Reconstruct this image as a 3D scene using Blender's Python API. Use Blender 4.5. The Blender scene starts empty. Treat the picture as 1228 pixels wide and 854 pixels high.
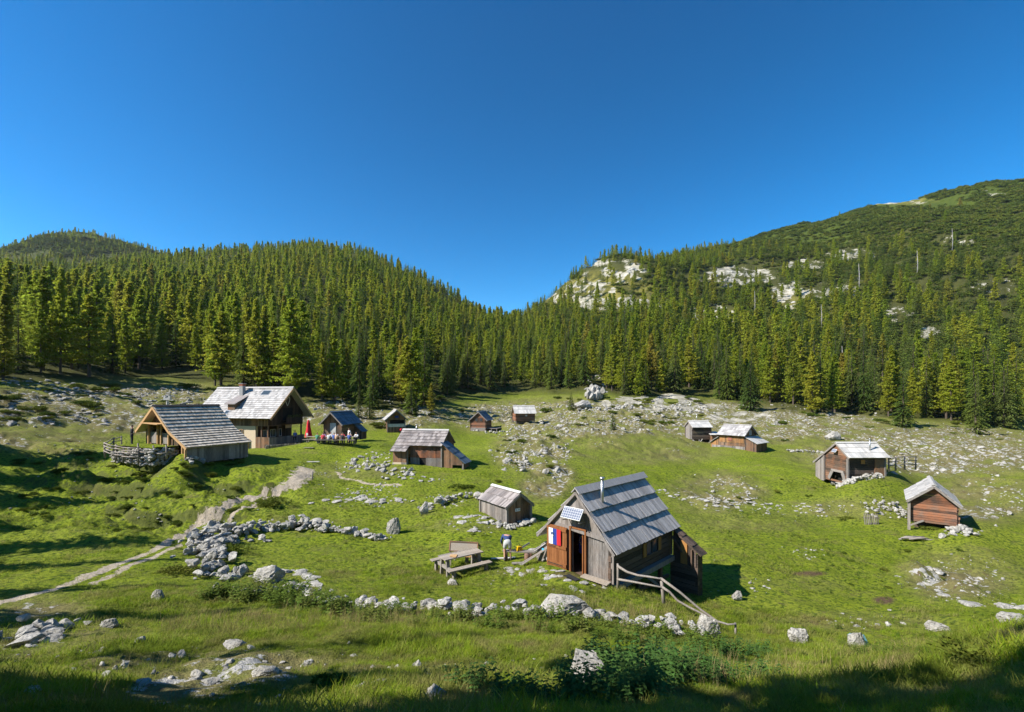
import bpy, math, random
import numpy as np
from mathutils import Vector, noise as mnoise

random.seed(11); RNG = np.random.default_rng(11)
sc = bpy.context.scene
COL = sc.collection
PI = math.pi
F = 555.0; CX = 614.0; HZ = 478.0          # focal length, centre column and eye level of the 1228-wide photograph
SUN_AZ = math.radians(19); SUN_EL = math.radians(41)   # shadows run to +X and a little to +Y
def R(d): return math.radians(d)

# ------------------------------------------------------------------ noise
def _hash(ix, iy, seed):
    h = (ix.astype(np.int64)*374761393 + iy.astype(np.int64)*668265263 + seed*1442695041) & 0xffffffff
    h = ((h ^ (h >> 13)) * 1274126177) & 0xffffffff
    return ((h ^ (h >> 16)) & 0xffff) / 65535.0
def vnoise(x, y, seed=0):
    x = np.asarray(x, float); y = np.asarray(y, float)
    ix = np.floor(x); iy = np.floor(y); fx = x-ix; fy = y-iy
    fx = fx*fx*fx*(fx*(fx*6-15)+10); fy = fy*fy*fy*(fy*(fy*6-15)+10)
    a = _hash(ix, iy, seed); b = _hash(ix+1, iy, seed); c = _hash(ix, iy+1, seed); d = _hash(ix+1, iy+1, seed)
    return (a*(1-fx)+b*fx)*(1-fy) + (c*(1-fx)+d*fx)*fy - .5
def fbm(x, y, seed=0, o=4, g=.5):
    s = 0; a = 1
    for k in range(o):
        s = s + a*vnoise(x*2**k + 17.3*k, y*2**k - 9.1*k, seed+k); a *= g
    return s
def sstep(a, b, x):
    t = np.clip((np.asarray(x, float)-a)/(b-a), 0, 1); return t*t*(3-2*t)

# ------------------------------------------------------------------ terrain height
YS = [3,5,7,9,12,15,19,24,30,38,48,60,76,95,120,150,200,270,360,470,600,800,1100]
TAB = {
 0:   [900,852,817,787,752,726,690,645,600,552,508,474,447,420,399,381,362,347,336,330,330,300,350],
 60:  [900,852,817,787,752,725,690,648,606,562,522,488,459,434,413,394,373,356,342,332,326,286,330],
 120: [900,852,817,787,752,724,690,650,611,570,535,502,470,447,425,402,378,358,340,328,322,289,330],
 180: [902,852,817,788,754,727,693,654,616,573,539,511,480,456,433,409,384,358,336,322,318,304,340],
 250: [905,853,818,790,757,730,697,658,620,576,543,520,490,464,440,415,388,358,332,316,312,325,360],
 400: [910,855,820,792,759,731,697,661,626,588,558,534,507,479,456,430,395,354,320,303,310,330,370],
 520: [915,856,822,792,760,731,695,658,624,590,562,541,516,495,477,455,422,390,364,353,356,374,400],
 610: [920,856,823,792,760,731,693,656,622,588,559,539,523,507,490,474,446,420,398,390,386,395,428],
 700: [920,857,823,793,757,728,690,652,622,592,564,541,518,500,485,468,440,410,372,334,336,350,380],
 760: [920,858,824,794,760,734,704,668,632,601,573,547,524,503,486,466,436,402,356,313,322,335,370],
 850: [915,860,826,797,773,752,728,683,645,612,582,557,533,510,495,478,450,410,362,322,306,306,340],
 1000:[915,858,824,797,780,765,742,703,661,620,588,560,535,517,502,482,448,400,345,298,266,264,300],
 1120:[900,845,808,783,775,765,745,708,667,627,592,565,540,522,508,490,455,398,328,268,239,246,300],
 1228:[870,802,762,752,750,748,740,710,668,625,590,562,541,528,515,495,450,385,308,248,218,228,290],
}
def wpt(px, row, Y): return ((px-CX)/F*Y, Y, (HZ-row)/F*Y)
pts = []
for px, rows in TAB.items():
    for Y, row in zip(YS, rows):
        X, _, z = wpt(px, row, Y); pts.append((X, Y, z, 2e-4))
for k, (phi, src) in enumerate([(-78, 0), (78, 1228)]):
    for Y, row in zip(YS, TAB[src]):
        c0 = math.hypot((src-CX)/F, 1); r = Y*c0
        s = (HZ-row)/F/c0 + (.06 if r > 30 else 0)*(1 if src == 0 else .5)
        pts.append((r*math.sin(R(phi)), r*math.cos(R(phi)), s*r, 2e-4))
for phi in (-178, -125, 125, 178):
    for r, s in [(3, -.55), (5, -.25), (9, -.08), (16, .03), (30, .1), (60, .15), (120, .2), (300, .2), (700, .15), (1400, .05)]:
        pts.append((r*math.sin(R(phi)), r*math.cos(R(phi)), s*r, 2e-4))
# ground levels measured at the feet of the buildings
PADS = []
def pad(X, Y, z, rad): PADS.append((X, Y, z, rad)); pts.append((X, Y, z, 1e-6))
def padp(px, row, Y, rad=2.0): pad(*wpt(px, row, Y), rad)
for px, row, Y in [(657,677,19.6),(695,690,18.2),(734,704,17.4),(741,706,17.2),(796,724,16.2),(820,711,20.6),(836,707,21.2),(806,690,23.5),(740,640,25),
                   (700,652,23),(882,762,15.2),
                   (605,631,27.6),(580,617,29.5),(638,622,29.5),
                   (225,552,38),(292,551,42.5),(165,546,41),(200,553,39),(262,545,44),
                   (322,538,56),(370,532,61),(280,537,58),(385,528,58),(410,530,56.5),(432,529,60),
                   (463,520,71),(486,520,72),(478,560,44),(530,563,44),(560,563,44.5),(520,553,48),
                   (559,517,84),(582,517,84),(600,516,85),(612,508,89),(642,509,90),
                   (822,525,79),(840,529,77),(858,530,77),(868,536,71),(895,541,68),(915,541,69),
                   (978,573,50.5),(1018,578,46),(1062,569,47),(1062,561,51),
                   (1090,636,33.8),(1149,636,32.2),(1120,632,36),(1160,620,36.5),(530,690,20),(585,684,20),(608,673,21.5)]:
    padp(px, row, Y)
P = np.array(pts)
def plr(X, Y): return np.arctan2(X, Y)*1.6, np.log(np.maximum(np.hypot(X, Y), .5))*.8
pa, pb = plr(P[:,0], P[:,1]); ps = P[:,2]/np.hypot(P[:,0], P[:,1])
def tps(r2): return np.where(r2 > 1e-12, .5*r2*np.log(np.maximum(r2, 1e-12)), 0)
n = len(P)
A = np.zeros((n+3, n+3)); A[:n,:n] = tps((pa[:,None]-pa)**2 + (pb[:,None]-pb)**2) + np.diag(P[:,3])
A[:n,n] = 1; A[:n,n+1] = pa; A[:n,n+2] = pb; A[n:,:n] = A[:n,n:].T
W = np.linalg.solve(A, np.concatenate([ps, np.zeros(3)]))
GA = np.linspace(-PI*1.6, PI*1.6, 1101); GB = np.linspace(math.log(.5)*.8, math.log(2600)*.8, 560)
GS = np.zeros((len(GA), len(GB)))
for i0 in range(0, len(GA), 20):
    aa, bb = np.meshgrid(GA[i0:i0+20], GB, indexing='ij'); aa = aa.ravel(); bb = bb.ravel()
    GS[i0:i0+20] = (tps((aa[:,None]-pa)**2 + (bb[:,None]-pb)**2) @ W[:n] + W[n] + W[n+1]*aa + W[n+2]*bb).reshape(-1, len(GB))
PA = np.array(PADS)
def H0(X, Y):
    X = np.asarray(X, float); Y = np.asarray(Y, float)
    a, b = plr(X, Y); r = np.hypot(X, Y)
    fa = np.clip((a-GA[0])/(GA[1]-GA[0]), 0, len(GA)-1.001); fb = np.clip((b-GB[0])/(GB[1]-GB[0]), 0, len(GB)-1.001)
    ia = fa.astype(int); ib = fb.astype(int); fa = fa-ia; fb = fb-ib
    s = (GS[ia,ib]*(1-fa)+GS[ia+1,ib]*fa)*(1-fb) + (GS[ia,ib+1]*(1-fa)+GS[ia+1,ib+1]*fa)*fb
    return s*np.maximum(r, .5)
def proj(X, Y, z):
    Ys = np.maximum(Y, .1); return CX + F*X/Ys, HZ - F*z/Ys
TLX = [-400,0,100,200,300,380,440,500,560,640,700,760,850,900,1000,1080,1150,1228,1600]
TLY = [468,458,452,454,470,481,488,490,476,470,470,480,478,484,492,505,512,510,512]
def treeline(px): return np.interp(px, TLX, TLY)
def blob(px, py, cx, cy, rx, ry): return np.clip(1.4 - ((px-cx)/rx)**2 - ((py-cy)/ry)**2, 0, 1)
ROCKY = [(700,502,160,26,1),(900,506,190,28,1),(770,540,110,18,.5),(1120,540,170,34,1),(640,540,50,32,.9),(655,575,36,26,.8),(590,500,60,18,.9),(860,592,60,26,.9),
         (1180,600,70,32,.8),(1150,690,75,34,.8),(150,490,260,34,1),(390,494,80,18,.9),(480,498,80,18,.9),(40,525,110,22,.6),(900,625,90,14,.35),(1030,610,90,14,.4),
         (430,565,60,12,.4),(330,830,220,60,.75),(60,760,100,50,.6),(640,805,200,30,.6),(180,790,120,30,.6),(960,700,60,10,.2),(1020,745,120,12,.4),(610,600,40,8,.3),(560,630,60,9,.3)]
def masks(X, Y, z):
    px, py = proj(X, Y, z)
    f = Y > 2
    d = sstep(1, 3, Y)
    n1 = fbm(X*.06, Y*.06, 5, 3); n2 = fbm(X*.35, Y*.35, 9, 3)
    rk = np.zeros_like(X)
    for cx, cy, rx, ry, w in ROCKY:
        rk = np.maximum(rk, w*blob(px, py, cx, cy, rx, ry))
    rk = np.clip(rk*(1+1.0*n2), 0, 1)*d
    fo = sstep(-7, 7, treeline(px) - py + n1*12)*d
    hum = blob(px, py, 150, 590, 210, 62)*d
    return px, py, rk, fo, hum
def Hn(X, Y):
    """terrain with hummocks; X, Y arrays"""
    X = np.asarray(X, float); Y = np.asarray(Y, float)
    z = H0(X, Y); r = np.hypot(X, Y)
    px, py, rk, fo, hum = masks(X, Y, z)
    near = np.full(X.shape, 1.0)
    m = r < 110
    if m.any():
        dd = np.full(m.sum(), 9.0)
        for (a, b, c, rad) in PADS: dd = np.minimum(dd, np.hypot(X[m]-a, Y[m]-b)/rad)
        near[m] = sstep(.6, 2.2, dd)
    calm = .18 + .82*near
    z = z + calm*(fbm(X*.16, Y*.16, 1, 3)*.42*sstep(2, 10, r) + fbm(X*.8, Y*.8, 2, 3)*(.10+.12*(1-sstep(10, 18, r))+.10*rk))
    z = z + calm*rk*(np.abs(fbm(X*.3, Y*.3, 21, 4))*1.25 - .15)*(.15+.85*sstep(14, 34, r))
    tz = fbm(X*.10+3, Y*.42, 33, 3)
    z = z + calm*hum*(sstep(-.25, .25, tz)-.5)*.95
    z = z + calm*hum*(fbm(X*.5, Y*.9+5, 35, 4)*.6 + np.abs(fbm(X*1.3, Y*1.3, 37, 3))*.35)
    z = z + fo*(fbm(X*.05, Y*.05, 41, 4)*5.0*sstep(60, 200, r))
    z = z + sstep(150, 420, r)*fbm(X*.012, Y*.012, 51, 4)*14
    return z
def H(x, y): return float(Hn(np.array([x]), np.array([y]))[0])
YM = np.geomspace(2.5, 900, 620)
def ground(px, py):
    """where the line of sight through a point of the photograph meets the ground (arrays)"""
    px = np.atleast_1d(np.asarray(px, float)); py = np.atleast_1d(np.asarray(py, float))
    out = np.zeros((len(px), 3))
    for i0 in range(0, len(px), 400):
        a = px[i0:i0+400]; b = py[i0:i0+400]
        X = (a[:,None]-CX)/F*YM; Y = np.broadcast_to(YM, X.shape)
        z = Hn(X, Y); ray = (HZ-b[:,None])/F*YM
        hit = z >= ray
        k = np.where(hit.any(1), hit.argmax(1), len(YM)-1); k = np.maximum(k, 1); j = np.arange(len(a))
        d0 = (ray-z)[j,k-1]; d1 = (ray-z)[j,k]; t = np.clip(d0/np.where(np.abs(d0-d1) < 1e-9, 1, d0-d1), 0, 1)
        yy = YM[k-1]+(YM[k]-YM[k-1])*t; xx = (a-CX)/F*yy
        out[i0:i0+400] = np.stack([xx, yy, Hn(xx, yy)], 1)
    return out
def G(px, py): return Vector(ground(px, py)[0])

# ------------------------------------------------------------------ materials
def mat(name):
    m = bpy.data.materials.new(name); m.use_nodes = True; nt = m.node_tree; nt.nodes.clear()
    return m, nt
class N:
    def __init__(s, nt): s.nt = nt
    def __call__(s, typ, ins=None, **kw):
        nd = s.nt.nodes.new(typ)
        for k, v in kw.items(): setattr(nd, k, v)
        for k, v in (ins or {}).items():
            sk = nd.inputs[k]
            if isinstance(v, bpy.types.NodeSocket): s.nt.links.new(v, sk)
            else: sk.default_value = v
        return nd
    def ramp(s, fac, stops, interp='LINEAR'):
        nd = s('ShaderNodeValToRGB', {'Fac': fac}); e = nd.color_ramp.elements; nd.color_ramp.interpolation = interp
        while len(e) > 1: e.remove(e[-1])
        e[0].position = stops[0][0]; e[0].color = (*stops[0][1], 1) if len(stops[0][1]) == 3 else stops[0][1]
        for p, c in stops[1:]:
            q = e.new(p); q.color = (*c, 1)
        return nd.outputs['Color']
    def mix(s, f, a, b, t='MIX'):
        nd = s('ShaderNodeMix', data_type='RGBA', blend_type=t)
        for k, v in ((0, f), (6, a), (7, b)):
            if isinstance(v, bpy.types.NodeSocket): s.nt.links.new(v, nd.inputs[k])
            else: nd.inputs[k].default_value = v if k == 0 else ((*v, 1) if len(v) == 3 else v)
        return nd.outputs[2]
    def math(s, op, a, b=0.0, c=0.0, clamp=False):
        nd = s('ShaderNodeMath', operation=op, use_clamp=clamp)
        for k, v in enumerate((a, b, c)):
            if isinstance(v, bpy.types.NodeSocket): s.nt.links.new(v, nd.inputs[k])
            else: nd.inputs[k].default_value = v
        return nd.outputs[0]
    def noise(s, vec, scale, detail=4, rough=.55, dist=0):
        return s('ShaderNodeTexNoise', {'Vector': vec, 'Scale': scale, 'Detail': detail, 'Roughness': rough, 'Distortion': dist}).outputs['Fac']
    def mapping(s, vec, scale): return s('ShaderNodeMapping', {'Vector': vec, 'Scale': scale}).outputs[0]
    def attr(s, name): return s('ShaderNodeAttribute', attribute_name=name).outputs['Fac']
    def out(s, col, rough=.8, bump=None, bs=.3, dist=.02, spec=.25, metal=0, transl=0, alpha=None):
        b = s('ShaderNodeBsdfPrincipled', {'Roughness': rough, 'Specular IOR Level': spec, 'Metallic': metal})
        if isinstance(col, bpy.types.NodeSocket): s.nt.links.new(col, b.inputs['Base Color'])
        else: b.inputs['Base Color'].default_value = (*col, 1)
        if bump is not None:
            bp = s('ShaderNodeBump', {'Height': bump, 'Strength': bs, 'Distance': dist}); s.nt.links.new(bp.outputs[0], b.inputs['Normal'])
        res = b.outputs[0]
        if transl:
            t = s('ShaderNodeBsdfTranslucent')
            if isinstance(col, bpy.types.NodeSocket): s.nt.links.new(col, t.inputs[0])
            else: t.inputs[0].default_value = (*col, 1)
            res = s('ShaderNodeMixShader', {0: transl, 1: res, 2: t.outputs[0]}).outputs[0]
        o = s('ShaderNodeOutputMaterial'); s.nt.links.new(res, o.inputs[0])
def plain(name, col, rough=.7, metal=0, var=.12, sc_=6):
    m, nt = mat(name); q = N(nt); tc = q('ShaderNodeTexCoord').outputs['Object']
    f = q.noise(tc, sc_); c = q.mix(f, [v*(1-var*1.5) for v in col], [min(1, v*(1+var)) for v in col])
    q.out(c, rough, metal=metal, bump=f, bs=.15, dist=.005); return m
def wood(name, lo, hi, warm, warm_amt=.3, grain=(0, 0, 1), island=.6, rough=.75, bs=.5):
    """weathered boards: every board its own tone, streaks along the grain, warm sheltered patches"""
    m, nt = mat(name); q = N(nt)
    tc = q('ShaderNodeTexCoord').outputs['Object']; geo = q('ShaderNodeNewGeometry')
    sc3 = [1.2 if g else 16 for g in grain]
    off = q('ShaderNodeVectorMath', {0: tc, 1: q('ShaderNodeCombineXYZ', {0: q.math('MULTIPLY', geo.outputs['Random Per Island'], 37), 2: q.math('MULTIPLY', geo.outputs['Random Per Island'], 19)}).outputs[0]}, operation='ADD').outputs[0]
    st = q.noise(q.mapping(off, sc3), 2.2, 6, .65)
    st2 = q.noise(q.mapping(off, [s*2.3 for s in sc3]), 3, 3, .7)
    big = q.noise(tc, 1.1, 3)
    v = q.math('ADD', q.math('MULTIPLY', st, .75), q.math('MULTIPLY', q.math('SUBTRACT', geo.outputs['Random Per Island'], .5), island*.6))
    v = q.math('ADD', v, q.math('MULTIPLY', q.math('SUBTRACT', st2, .5), .5))
    c = q.ramp(v, [(.12, [x*.45 for x in lo]), (.32, lo), (.62, hi), (.85, [min(1, x*1.25) for x in hi])])
    wf = q.math('MULTIPLY', q.ramp(q.math('ADD', big, q.math('MULTIPLY', geo.outputs['Random Per Island'], .25)), [(.45, (0,0,0)), (.75, (1,1,1))]), warm_amt*1.15, clamp=True)
    c = q.mix(wf, c, q.mix(st, [x*.55 for x in warm], [min(1, x*1.3) for x in warm]))
    q.out(c, rough, bump=q.math('ADD', st, q.math('MULTIPLY', st2, .5)), bs=bs, dist=.012); return m
M = {}
M['plank'] = wood('weathered_planks', (.17,.155,.145), (.36,.335,.32), (.22,.15,.10), .25)
M['plankdark'] = wood('old_brown_planks', (.06,.045,.035), (.19,.15,.12), (.22,.10,.045), .5)
M['plankwarm'] = wood('warm_brown_planks', (.10,.07,.05), (.27,.215,.17), (.31,.14,.055), .55)
M['plankorange'] = wood('orange_brown_planks', (.16,.09,.045), (.36,.21,.10), (.42,.20,.07), .6)
M['log'] = wood('hewn_logs', (.09,.065,.05), (.24,.18,.14), (.30,.12,.05), .5, (1,1,0))
M['logred'] = wood('red_brown_logs', (.10,.06,.045), (.25,.165,.125), (.36,.125,.05), .6, (1,1,0), .8)
M['logdark'] = wood('dark_logs', (.05,.04,.032), (.15,.12,.10), (.14,.07,.04), .3, (1,1,0))
M['rail'] = wood('grey_poles', (.17,.155,.14), (.38,.35,.32), (.3,.2,.13), .2)
M['roofgrey'] = wood('grey_roof_boards', (.31,.295,.29), (.56,.54,.535), (.36,.31,.28), .15, (1,0,1), .45, .6, .3)
M['roofviolet'] = wood('violet_grey_roof_boards', (.19,.17,.165), (.40,.37,.36), (.3,.22,.18), .2, (1,0,1), .6, .6)
M['roofpale'] = wood('pale_roof_shingles', (.36,.35,.34), (.60,.59,.58), (.42,.35,.3), .2, (1,0,1), .5, .55)
M['roofblue'] = wood('slate_blue_roof', (.07,.105,.15), (.16,.21,.27), (.2,.2,.2), .1, (1,0,1), .5, .5)
M['rooflarch'] = wood('larch_shingles', (.40,.36,.30), (.66,.61,.53), (.48,.38,.27), .2, (1,0,1), .6, .6)
M['roofwhite'] = wood('bleached_roof_boards', (.45,.44,.42), (.68,.67,.65), (.5,.42,.34), .2, (1,0,1), .4, .55)
M['newwood'] = wood('new_yellow_wood', (.42,.26,.12), (.62,.42,.22), (.55,.32,.14), .4, (0,0,1), .3)
M['door'] = wood('varnished_door', (.17,.065,.025), (.30,.12,.05), (.30,.13,.05), .4, (0,0,1), .3, .45)
M['benchtop'] = wood('bench_wood', (.24,.21,.18), (.44,.40,.35), (.38,.28,.18), .3, (0,1,0), .5)
M['shutter'] = wood('ochre_shutters', (.30,.14,.04), (.44,.22,.07), (.4,.2,.06), .3)
M['plankshaded'] = wood('shade_darkened_gable_boards', (.025,.018,.014), (.075,.055,.042), (.09,.04,.02), .3)  # brown boards darkened to hold the shade of the sunless gable side
M['plaster'] = plain('cream_plaster', (.62,.50,.36), .85)
M['white'] = plain('white_paint', (.75,.75,.73), .6)
M['metal'] = plain('zinc_pipe', (.55,.55,.55), .35, .9)
M['dark'] = plain('shade_black', (.02,.018,.016), .9)  # near-black colour in place of shade within openings and below a raised floor
M['mat'] = plain('black_rubber', (.03,.03,.032), .9, var=.3, sc_=60)
M['red'] = plain('red_cloth', (.55,.015,.03), .7)
M['brick'] = plain('chimney_brick', (.30,.12,.08), .85, var=.4, sc_=25)
M['grey'] = plain('cement_grey', (.33,.33,.33), .85, var=.25, sc_=12)
M['skin'] = plain('skin', (.55,.31,.21), .6, var=.05)
M['hair'] = plain('dark_hair', (.05,.03,.02), .6)
M['glass'] = plain('window_glass', (.05,.07,.09), .08, var=.05)
M['yellow'] = plain('yellow_plastic', (.75,.42,.01), .4)
M['steel'] = plain('steel', (.5,.5,.5), .3, .8)
M['shadedblueflag'] = plain('flag_shaded_dark_blue', (.012,.022,.13), .8, var=.1)  # flag blue darkened further to hold the shade of the doorway
M['blueflag'] = plain('flag_blue', (.02,.05,.27), .7, var=.05)
M['redflag'] = plain('flag_red', (.50,.02,.03), .7, var=.05)
M['whiteflag'] = plain('flag_white', (.8,.8,.8), .7, var=.04)
M['goldflag'] = plain('flag_gold', (.75,.55,.02), .7, var=.04)
M['navy'] = plain('navy_cloth', (.035,.06,.16), .85, var=.2)
M['shorts'] = plain('pale_shorts_cloth', (.45,.46,.45), .85, var=.1)
M['black'] = plain('black_cloth', (.025,.027,.035), .85)
M['boot'] = plain('boot_leather', (.16,.15,.14), .8)
M['teal'] = plain('teal_plastic', (.10,.24,.26), .5)
M['cloths'] = [plain('cloth_tone', c, .85) for c in [(.55,.06,.08), (.6,.6,.62), (.08,.14,.4), (.1,.3,.18), (.7,.45,.3), (.35,.2,.35), (.75,.72,.7), (.05,.05,.06)]]

def cell_mat():
    m, nt = mat('solar_cells'); q = N(nt); tc = q('ShaderNodeTexCoord').outputs['Object']
    b = q('ShaderNodeTexBrick', {'Vector': tc, 'Color1': (.09,.11,.17,1), 'Color2': (.11,.13,.19,1), 'Mortar': (.38,.39,.42,1), 'Scale': 1.0,
        'Mortar Size': .012, 'Brick Width': .105, 'Row Height': .105}, offset=0.0)
    q.out(b.outputs['Color'], .18, spec=.6); return m
M['cells'] = cell_mat()

def grass_mat(name, path=False):
    m, nt = mat(name); q = N(nt)
    pos = q('ShaderNodeNewGeometry').outputs['Position']
    flat = q.mapping(pos, (1, 1, .35))
    n0 = q.noise(flat, .11, 4, .6); n1 = q.noise(flat, .7, 5, .62); n2 = q.noise(pos, 5.5, 5, .68); n3 = q.noise(pos, 26, 3, .6)
    lush = q.mix(n1, (.098,.152,.010), (.260,.292,.018))
    lush = q.mix(q.ramp(n0, [(.40, (0,0,0)), (.62, (1,1,1))]), lush, q.mix(n2, (.14,.185,.014), (.26,.285,.030)))
    lush = q.mix(q.ramp(n2, [(.39, (1,1,1)), (.53, (0,0,0))]), lush, (.045,.078,.008))
    dry = q.mix(n2, (.090,.070,.028), (.235,.195,.100))
    dry = q.mix(q.ramp(n1, [(.50, (0,0,0)), (.68, (1,1,1))]), dry, (.12,.135,.030))
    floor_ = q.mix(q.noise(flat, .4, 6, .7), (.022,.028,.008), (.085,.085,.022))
    # bare limestone breaking through the turf
    vor = q('ShaderNodeTexVoronoi', {'Vector': q.mapping(pos, (1, 1, .6)), 'Scale': .9, 'Randomness': 1.0}, feature='F1').outputs['Distance']
    st = q.math('SUBTRACT', q.math('ADD', n1, q.math('MULTIPLY', n2, .55)), q.math('MULTIPLY', vor, .18))
    nz = q('ShaderNodeSeparateXYZ', {0: q('ShaderNodeNewGeometry').outputs['Normal']}).outputs[2]
    stp = q.ramp(q.math('ADD', nz, q.math('MULTIPLY', q.math('SUBTRACT', n2, .5), .35)), [(.72, (1,1,1)), (.86, (0,0,0))])
    lush = q.mix(q.math('MULTIPLY', stp, .8), lush, q.mix(n3, (.045,.055,.014), (.12,.13,.04)))
    rk = q.attr('rocky'); fo = q.attr('forest'); far = q.attr('cliff'); soil = q.attr('soil')
    lush = q.mix(q.ramp(q.noise(q.mapping(pos, (1,1.6,.4)), .42, 7, .72), [(.53, (0,0,0)), (.70, (.7,.7,.7))]), lush, q.mix(n3, (.10,.095,.028), (.21,.185,.07)))
    rkn = q.math('MULTIPLY', rk, q.math('ADD', .45, q.math('MULTIPLY', n1, 1.1)), clamp=True)
    c = q.mix(q.math('MULTIPLY', rkn, .9), lush, dry)
    sp = q.ramp(q.noise(flat, 1.6, 4, .6), [(.62, (0,0,0)), (.68, (1,1,1))])
    c = q.mix(q.math('MULTIPLY', sp, q.math('ADD', .35, q.math('MULTIPLY', rk, .6))), c, (.12,.085,.045))
    stone = q.mix(n3, (.28,.27,.25), (.52,.50,.47))
    thr = q.math('SUBTRACT', 1.12, q.math('MULTIPLY', rk, .27))
    sf = q.math('MULTIPLY', q.math('SUBTRACT', st, thr), 14, clamp=True)
    nA = q.noise(flat, 2.1, 7, .68)
    sf = q.math('MULTIPLY', q.math('SUBTRACT', q.math('ADD', nA, q.math('MULTIPLY', q.math('SUBTRACT', n1, .5), .35)), q.math('SUBTRACT', .80, q.math('MULTIPLY', rk, .262))), 22, clamp=True)
    c = q.mix(sf, c, stone)
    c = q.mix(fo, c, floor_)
    scr = q.attr('scrub')
    c = q.mix(scr, c, q.mix(q.noise(flat, .25, 5, .7), (.022,.040,.006), (.085,.105,.014)))
    c = q.mix(q.math('MULTIPLY', q.attr('turf'), q.ramp(q.noise(flat, .09, 6, .7), [(.42,(0,0,0)),(.56,(1,1,1))])), c, q.mix(n1, (.12,.12,.02), (.23,.19,.05)))
    cs = q.ramp(q.noise(q.mapping(pos, (.5,.5,1)), .35, 8, .75), [(.36,(.09,.09,.045)),(.45,(.27,.25,.19)),(.62,(.47,.44,.37))])
    cf = q.math('MULTIPLY', q.math('SUBTRACT', q.math('ADD', far, q.math('MULTIPLY', q.math('SUBTRACT', q.noise(pos, .10, 7, .75), .5), 3.6)), .62), 9, clamp=True)
    c = q.mix(cf, c, cs)
    c = q.mix(soil, c, q.mix(n2, (.06,.04,.02), (.15,.10,.06)))
    if path:
        pf = q.attr('pathd')
        e = q.math('ADD', pf, q.math('MULTIPLY', q.math('SUBTRACT', q.noise(flat, 2.0, 7, .75), .5), 3.4))
        e = q.ramp(e, [(.42, (0,0,0)), (.58, (1,1,1))])
        peb = q('ShaderNodeTexVoronoi', {'Vector': pos, 'Scale': 9.0}).outputs['Color']
        c = q.mix(e, c, q.mix(q.math('ADD', q.math('MULTIPLY', n3, .6), q.math('MULTIPLY', peb, .4)), (.20,.16,.11), (.58,.50,.40)))
    h = q.math('ADD', q.math('MULTIPLY', n2, 1.0), q.math('MULTIPLY', n3, .35))
    q.out(c, .95, bump=h, bs=.9, dist=.14, spec=.1); return m
M['grass'] = grass_mat('meadow_turf'); M['path'] = grass_mat('worn_path', True)

def rock_mat():
    m, nt = mat('pale_limestone'); q = N(nt); pos = q('ShaderNodeNewGeometry').outputs['Position']; isl = q('ShaderNodeNewGeometry').outputs['Random Per Island']
    a = q.noise(pos, 2.2, 6, .65); b = q.noise(pos, 11, 6, .7); cr = q.noise(q.mapping(pos, (1,1,3)), 5, 4, .6, 1.2)
    c = q.ramp(q.math('ADD', q.math('MULTIPLY', a, .6), q.math('MULTIPLY', b, .4)), [(.34, (.12,.115,.105)), (.46, (.31,.30,.275)), (.64, (.56,.54,.495))])
    c = q.mix(q.math('MULTIPLY', isl, .25), c, (.32,.28,.23))
    c = q.mix(q.ramp(b, [(.33, (1,1,1)), (.42, (0,0,0))]), c, (.06,.06,.055))
    c = q.mix(q.ramp(cr, [(.60, (0,0,0)), (.68, (1,1,1))]), c, (.11,.10,.075))
    q.out(c, .9, bump=q.math('ADD', a, q.math('ADD', b, q.math('MULTIPLY', cr, -.6))), bs=.8, dist=.08, spec=.15); return m
M['rock'] = rock_mat()
def leaf_mat(name, cols, transl=.25, scale=1.2, mottle=None):
    m, nt = mat(name); q = N(nt); oi = q('ShaderNodeObjectInfo').outputs['Random']; pos = q('ShaderNodeNewGeometry').outputs['Position']; isl = q('ShaderNodeNewGeometry').outputs['Random Per Island']
    c = q.ramp(oi, [(i/(len(cols)-1), k) for i, k in enumerate(cols)])
    if mottle:
        c = q.mix(q.ramp(q.noise(pos, .9, 5, .7), [(.44, (0,0,0)), (.62, (1,1,1))]), c, mottle[0]); c = q.mix(q.ramp(q.noise(pos, .35, 4, .6), [(.50, (0,0,0)), (.66, (1,1,1))]), c, mottle[1])
    v = q.math('ADD', q.math('MULTIPLY', q.noise(pos, scale, 3, .6), .9), q.math('MULTIPLY', isl, .6))
    hs = q('ShaderNodeHueSaturation', {'Color': c, 'Value': q.math('ADD', .35, q.math('MULTIPLY', v, .95)), 'Hue': q.math('ADD', .485, q.math('MULTIPLY', isl, .03))})
    q.out(hs.outputs[0], .75, spec=.08, transl=transl); return m
M['spruce'] = leaf_mat('spruce_needles', [(.075,.120,.026), (.11,.16,.028), (.15,.19,.032), (.12,.15,.042)], .45, .35)
M['larch'] = leaf_mat('larch_needles', [(.25,.30,.026), (.30,.33,.030), (.20,.265,.026), (.32,.335,.032), (.33,.325,.034), (.26,.30,.026), (.21,.27,.026), (.31,.26,.045)], .55, .35)
M['scrub'] = leaf_mat('scrub_leaves', [(.065,.098,.014), (.100,.130,.016), (.140,.150,.024)], .2)
M['weed'] = leaf_mat('weed_leaves', [(.085,.135,.022), (.12,.17,.025), (.16,.18,.04)], .4, 6)
M['weeddark'] = leaf_mat('nettle_leaves', [(.050,.105,.022), (.075,.135,.03)], .25, 6)
M['blade'] = leaf_mat('grass_blades', [(.17,.27,.014), (.22,.31,.018), (.29,.33,.03), (.19,.285,.016), (.36,.33,.10)], .5, 3, [(.27,.24,.09), (.14,.19,.018)])
M['straw'] = leaf_mat('dry_stalks', [(.30,.23,.11), (.24,.19,.08)], .2, 3)
M['snag'] = plain('bare_grey_wood', (.34,.32,.30), .9, var=.2)
M['bark'] = plain('bark', (.11,.085,.065), .95, var=.4, sc_=8)

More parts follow.
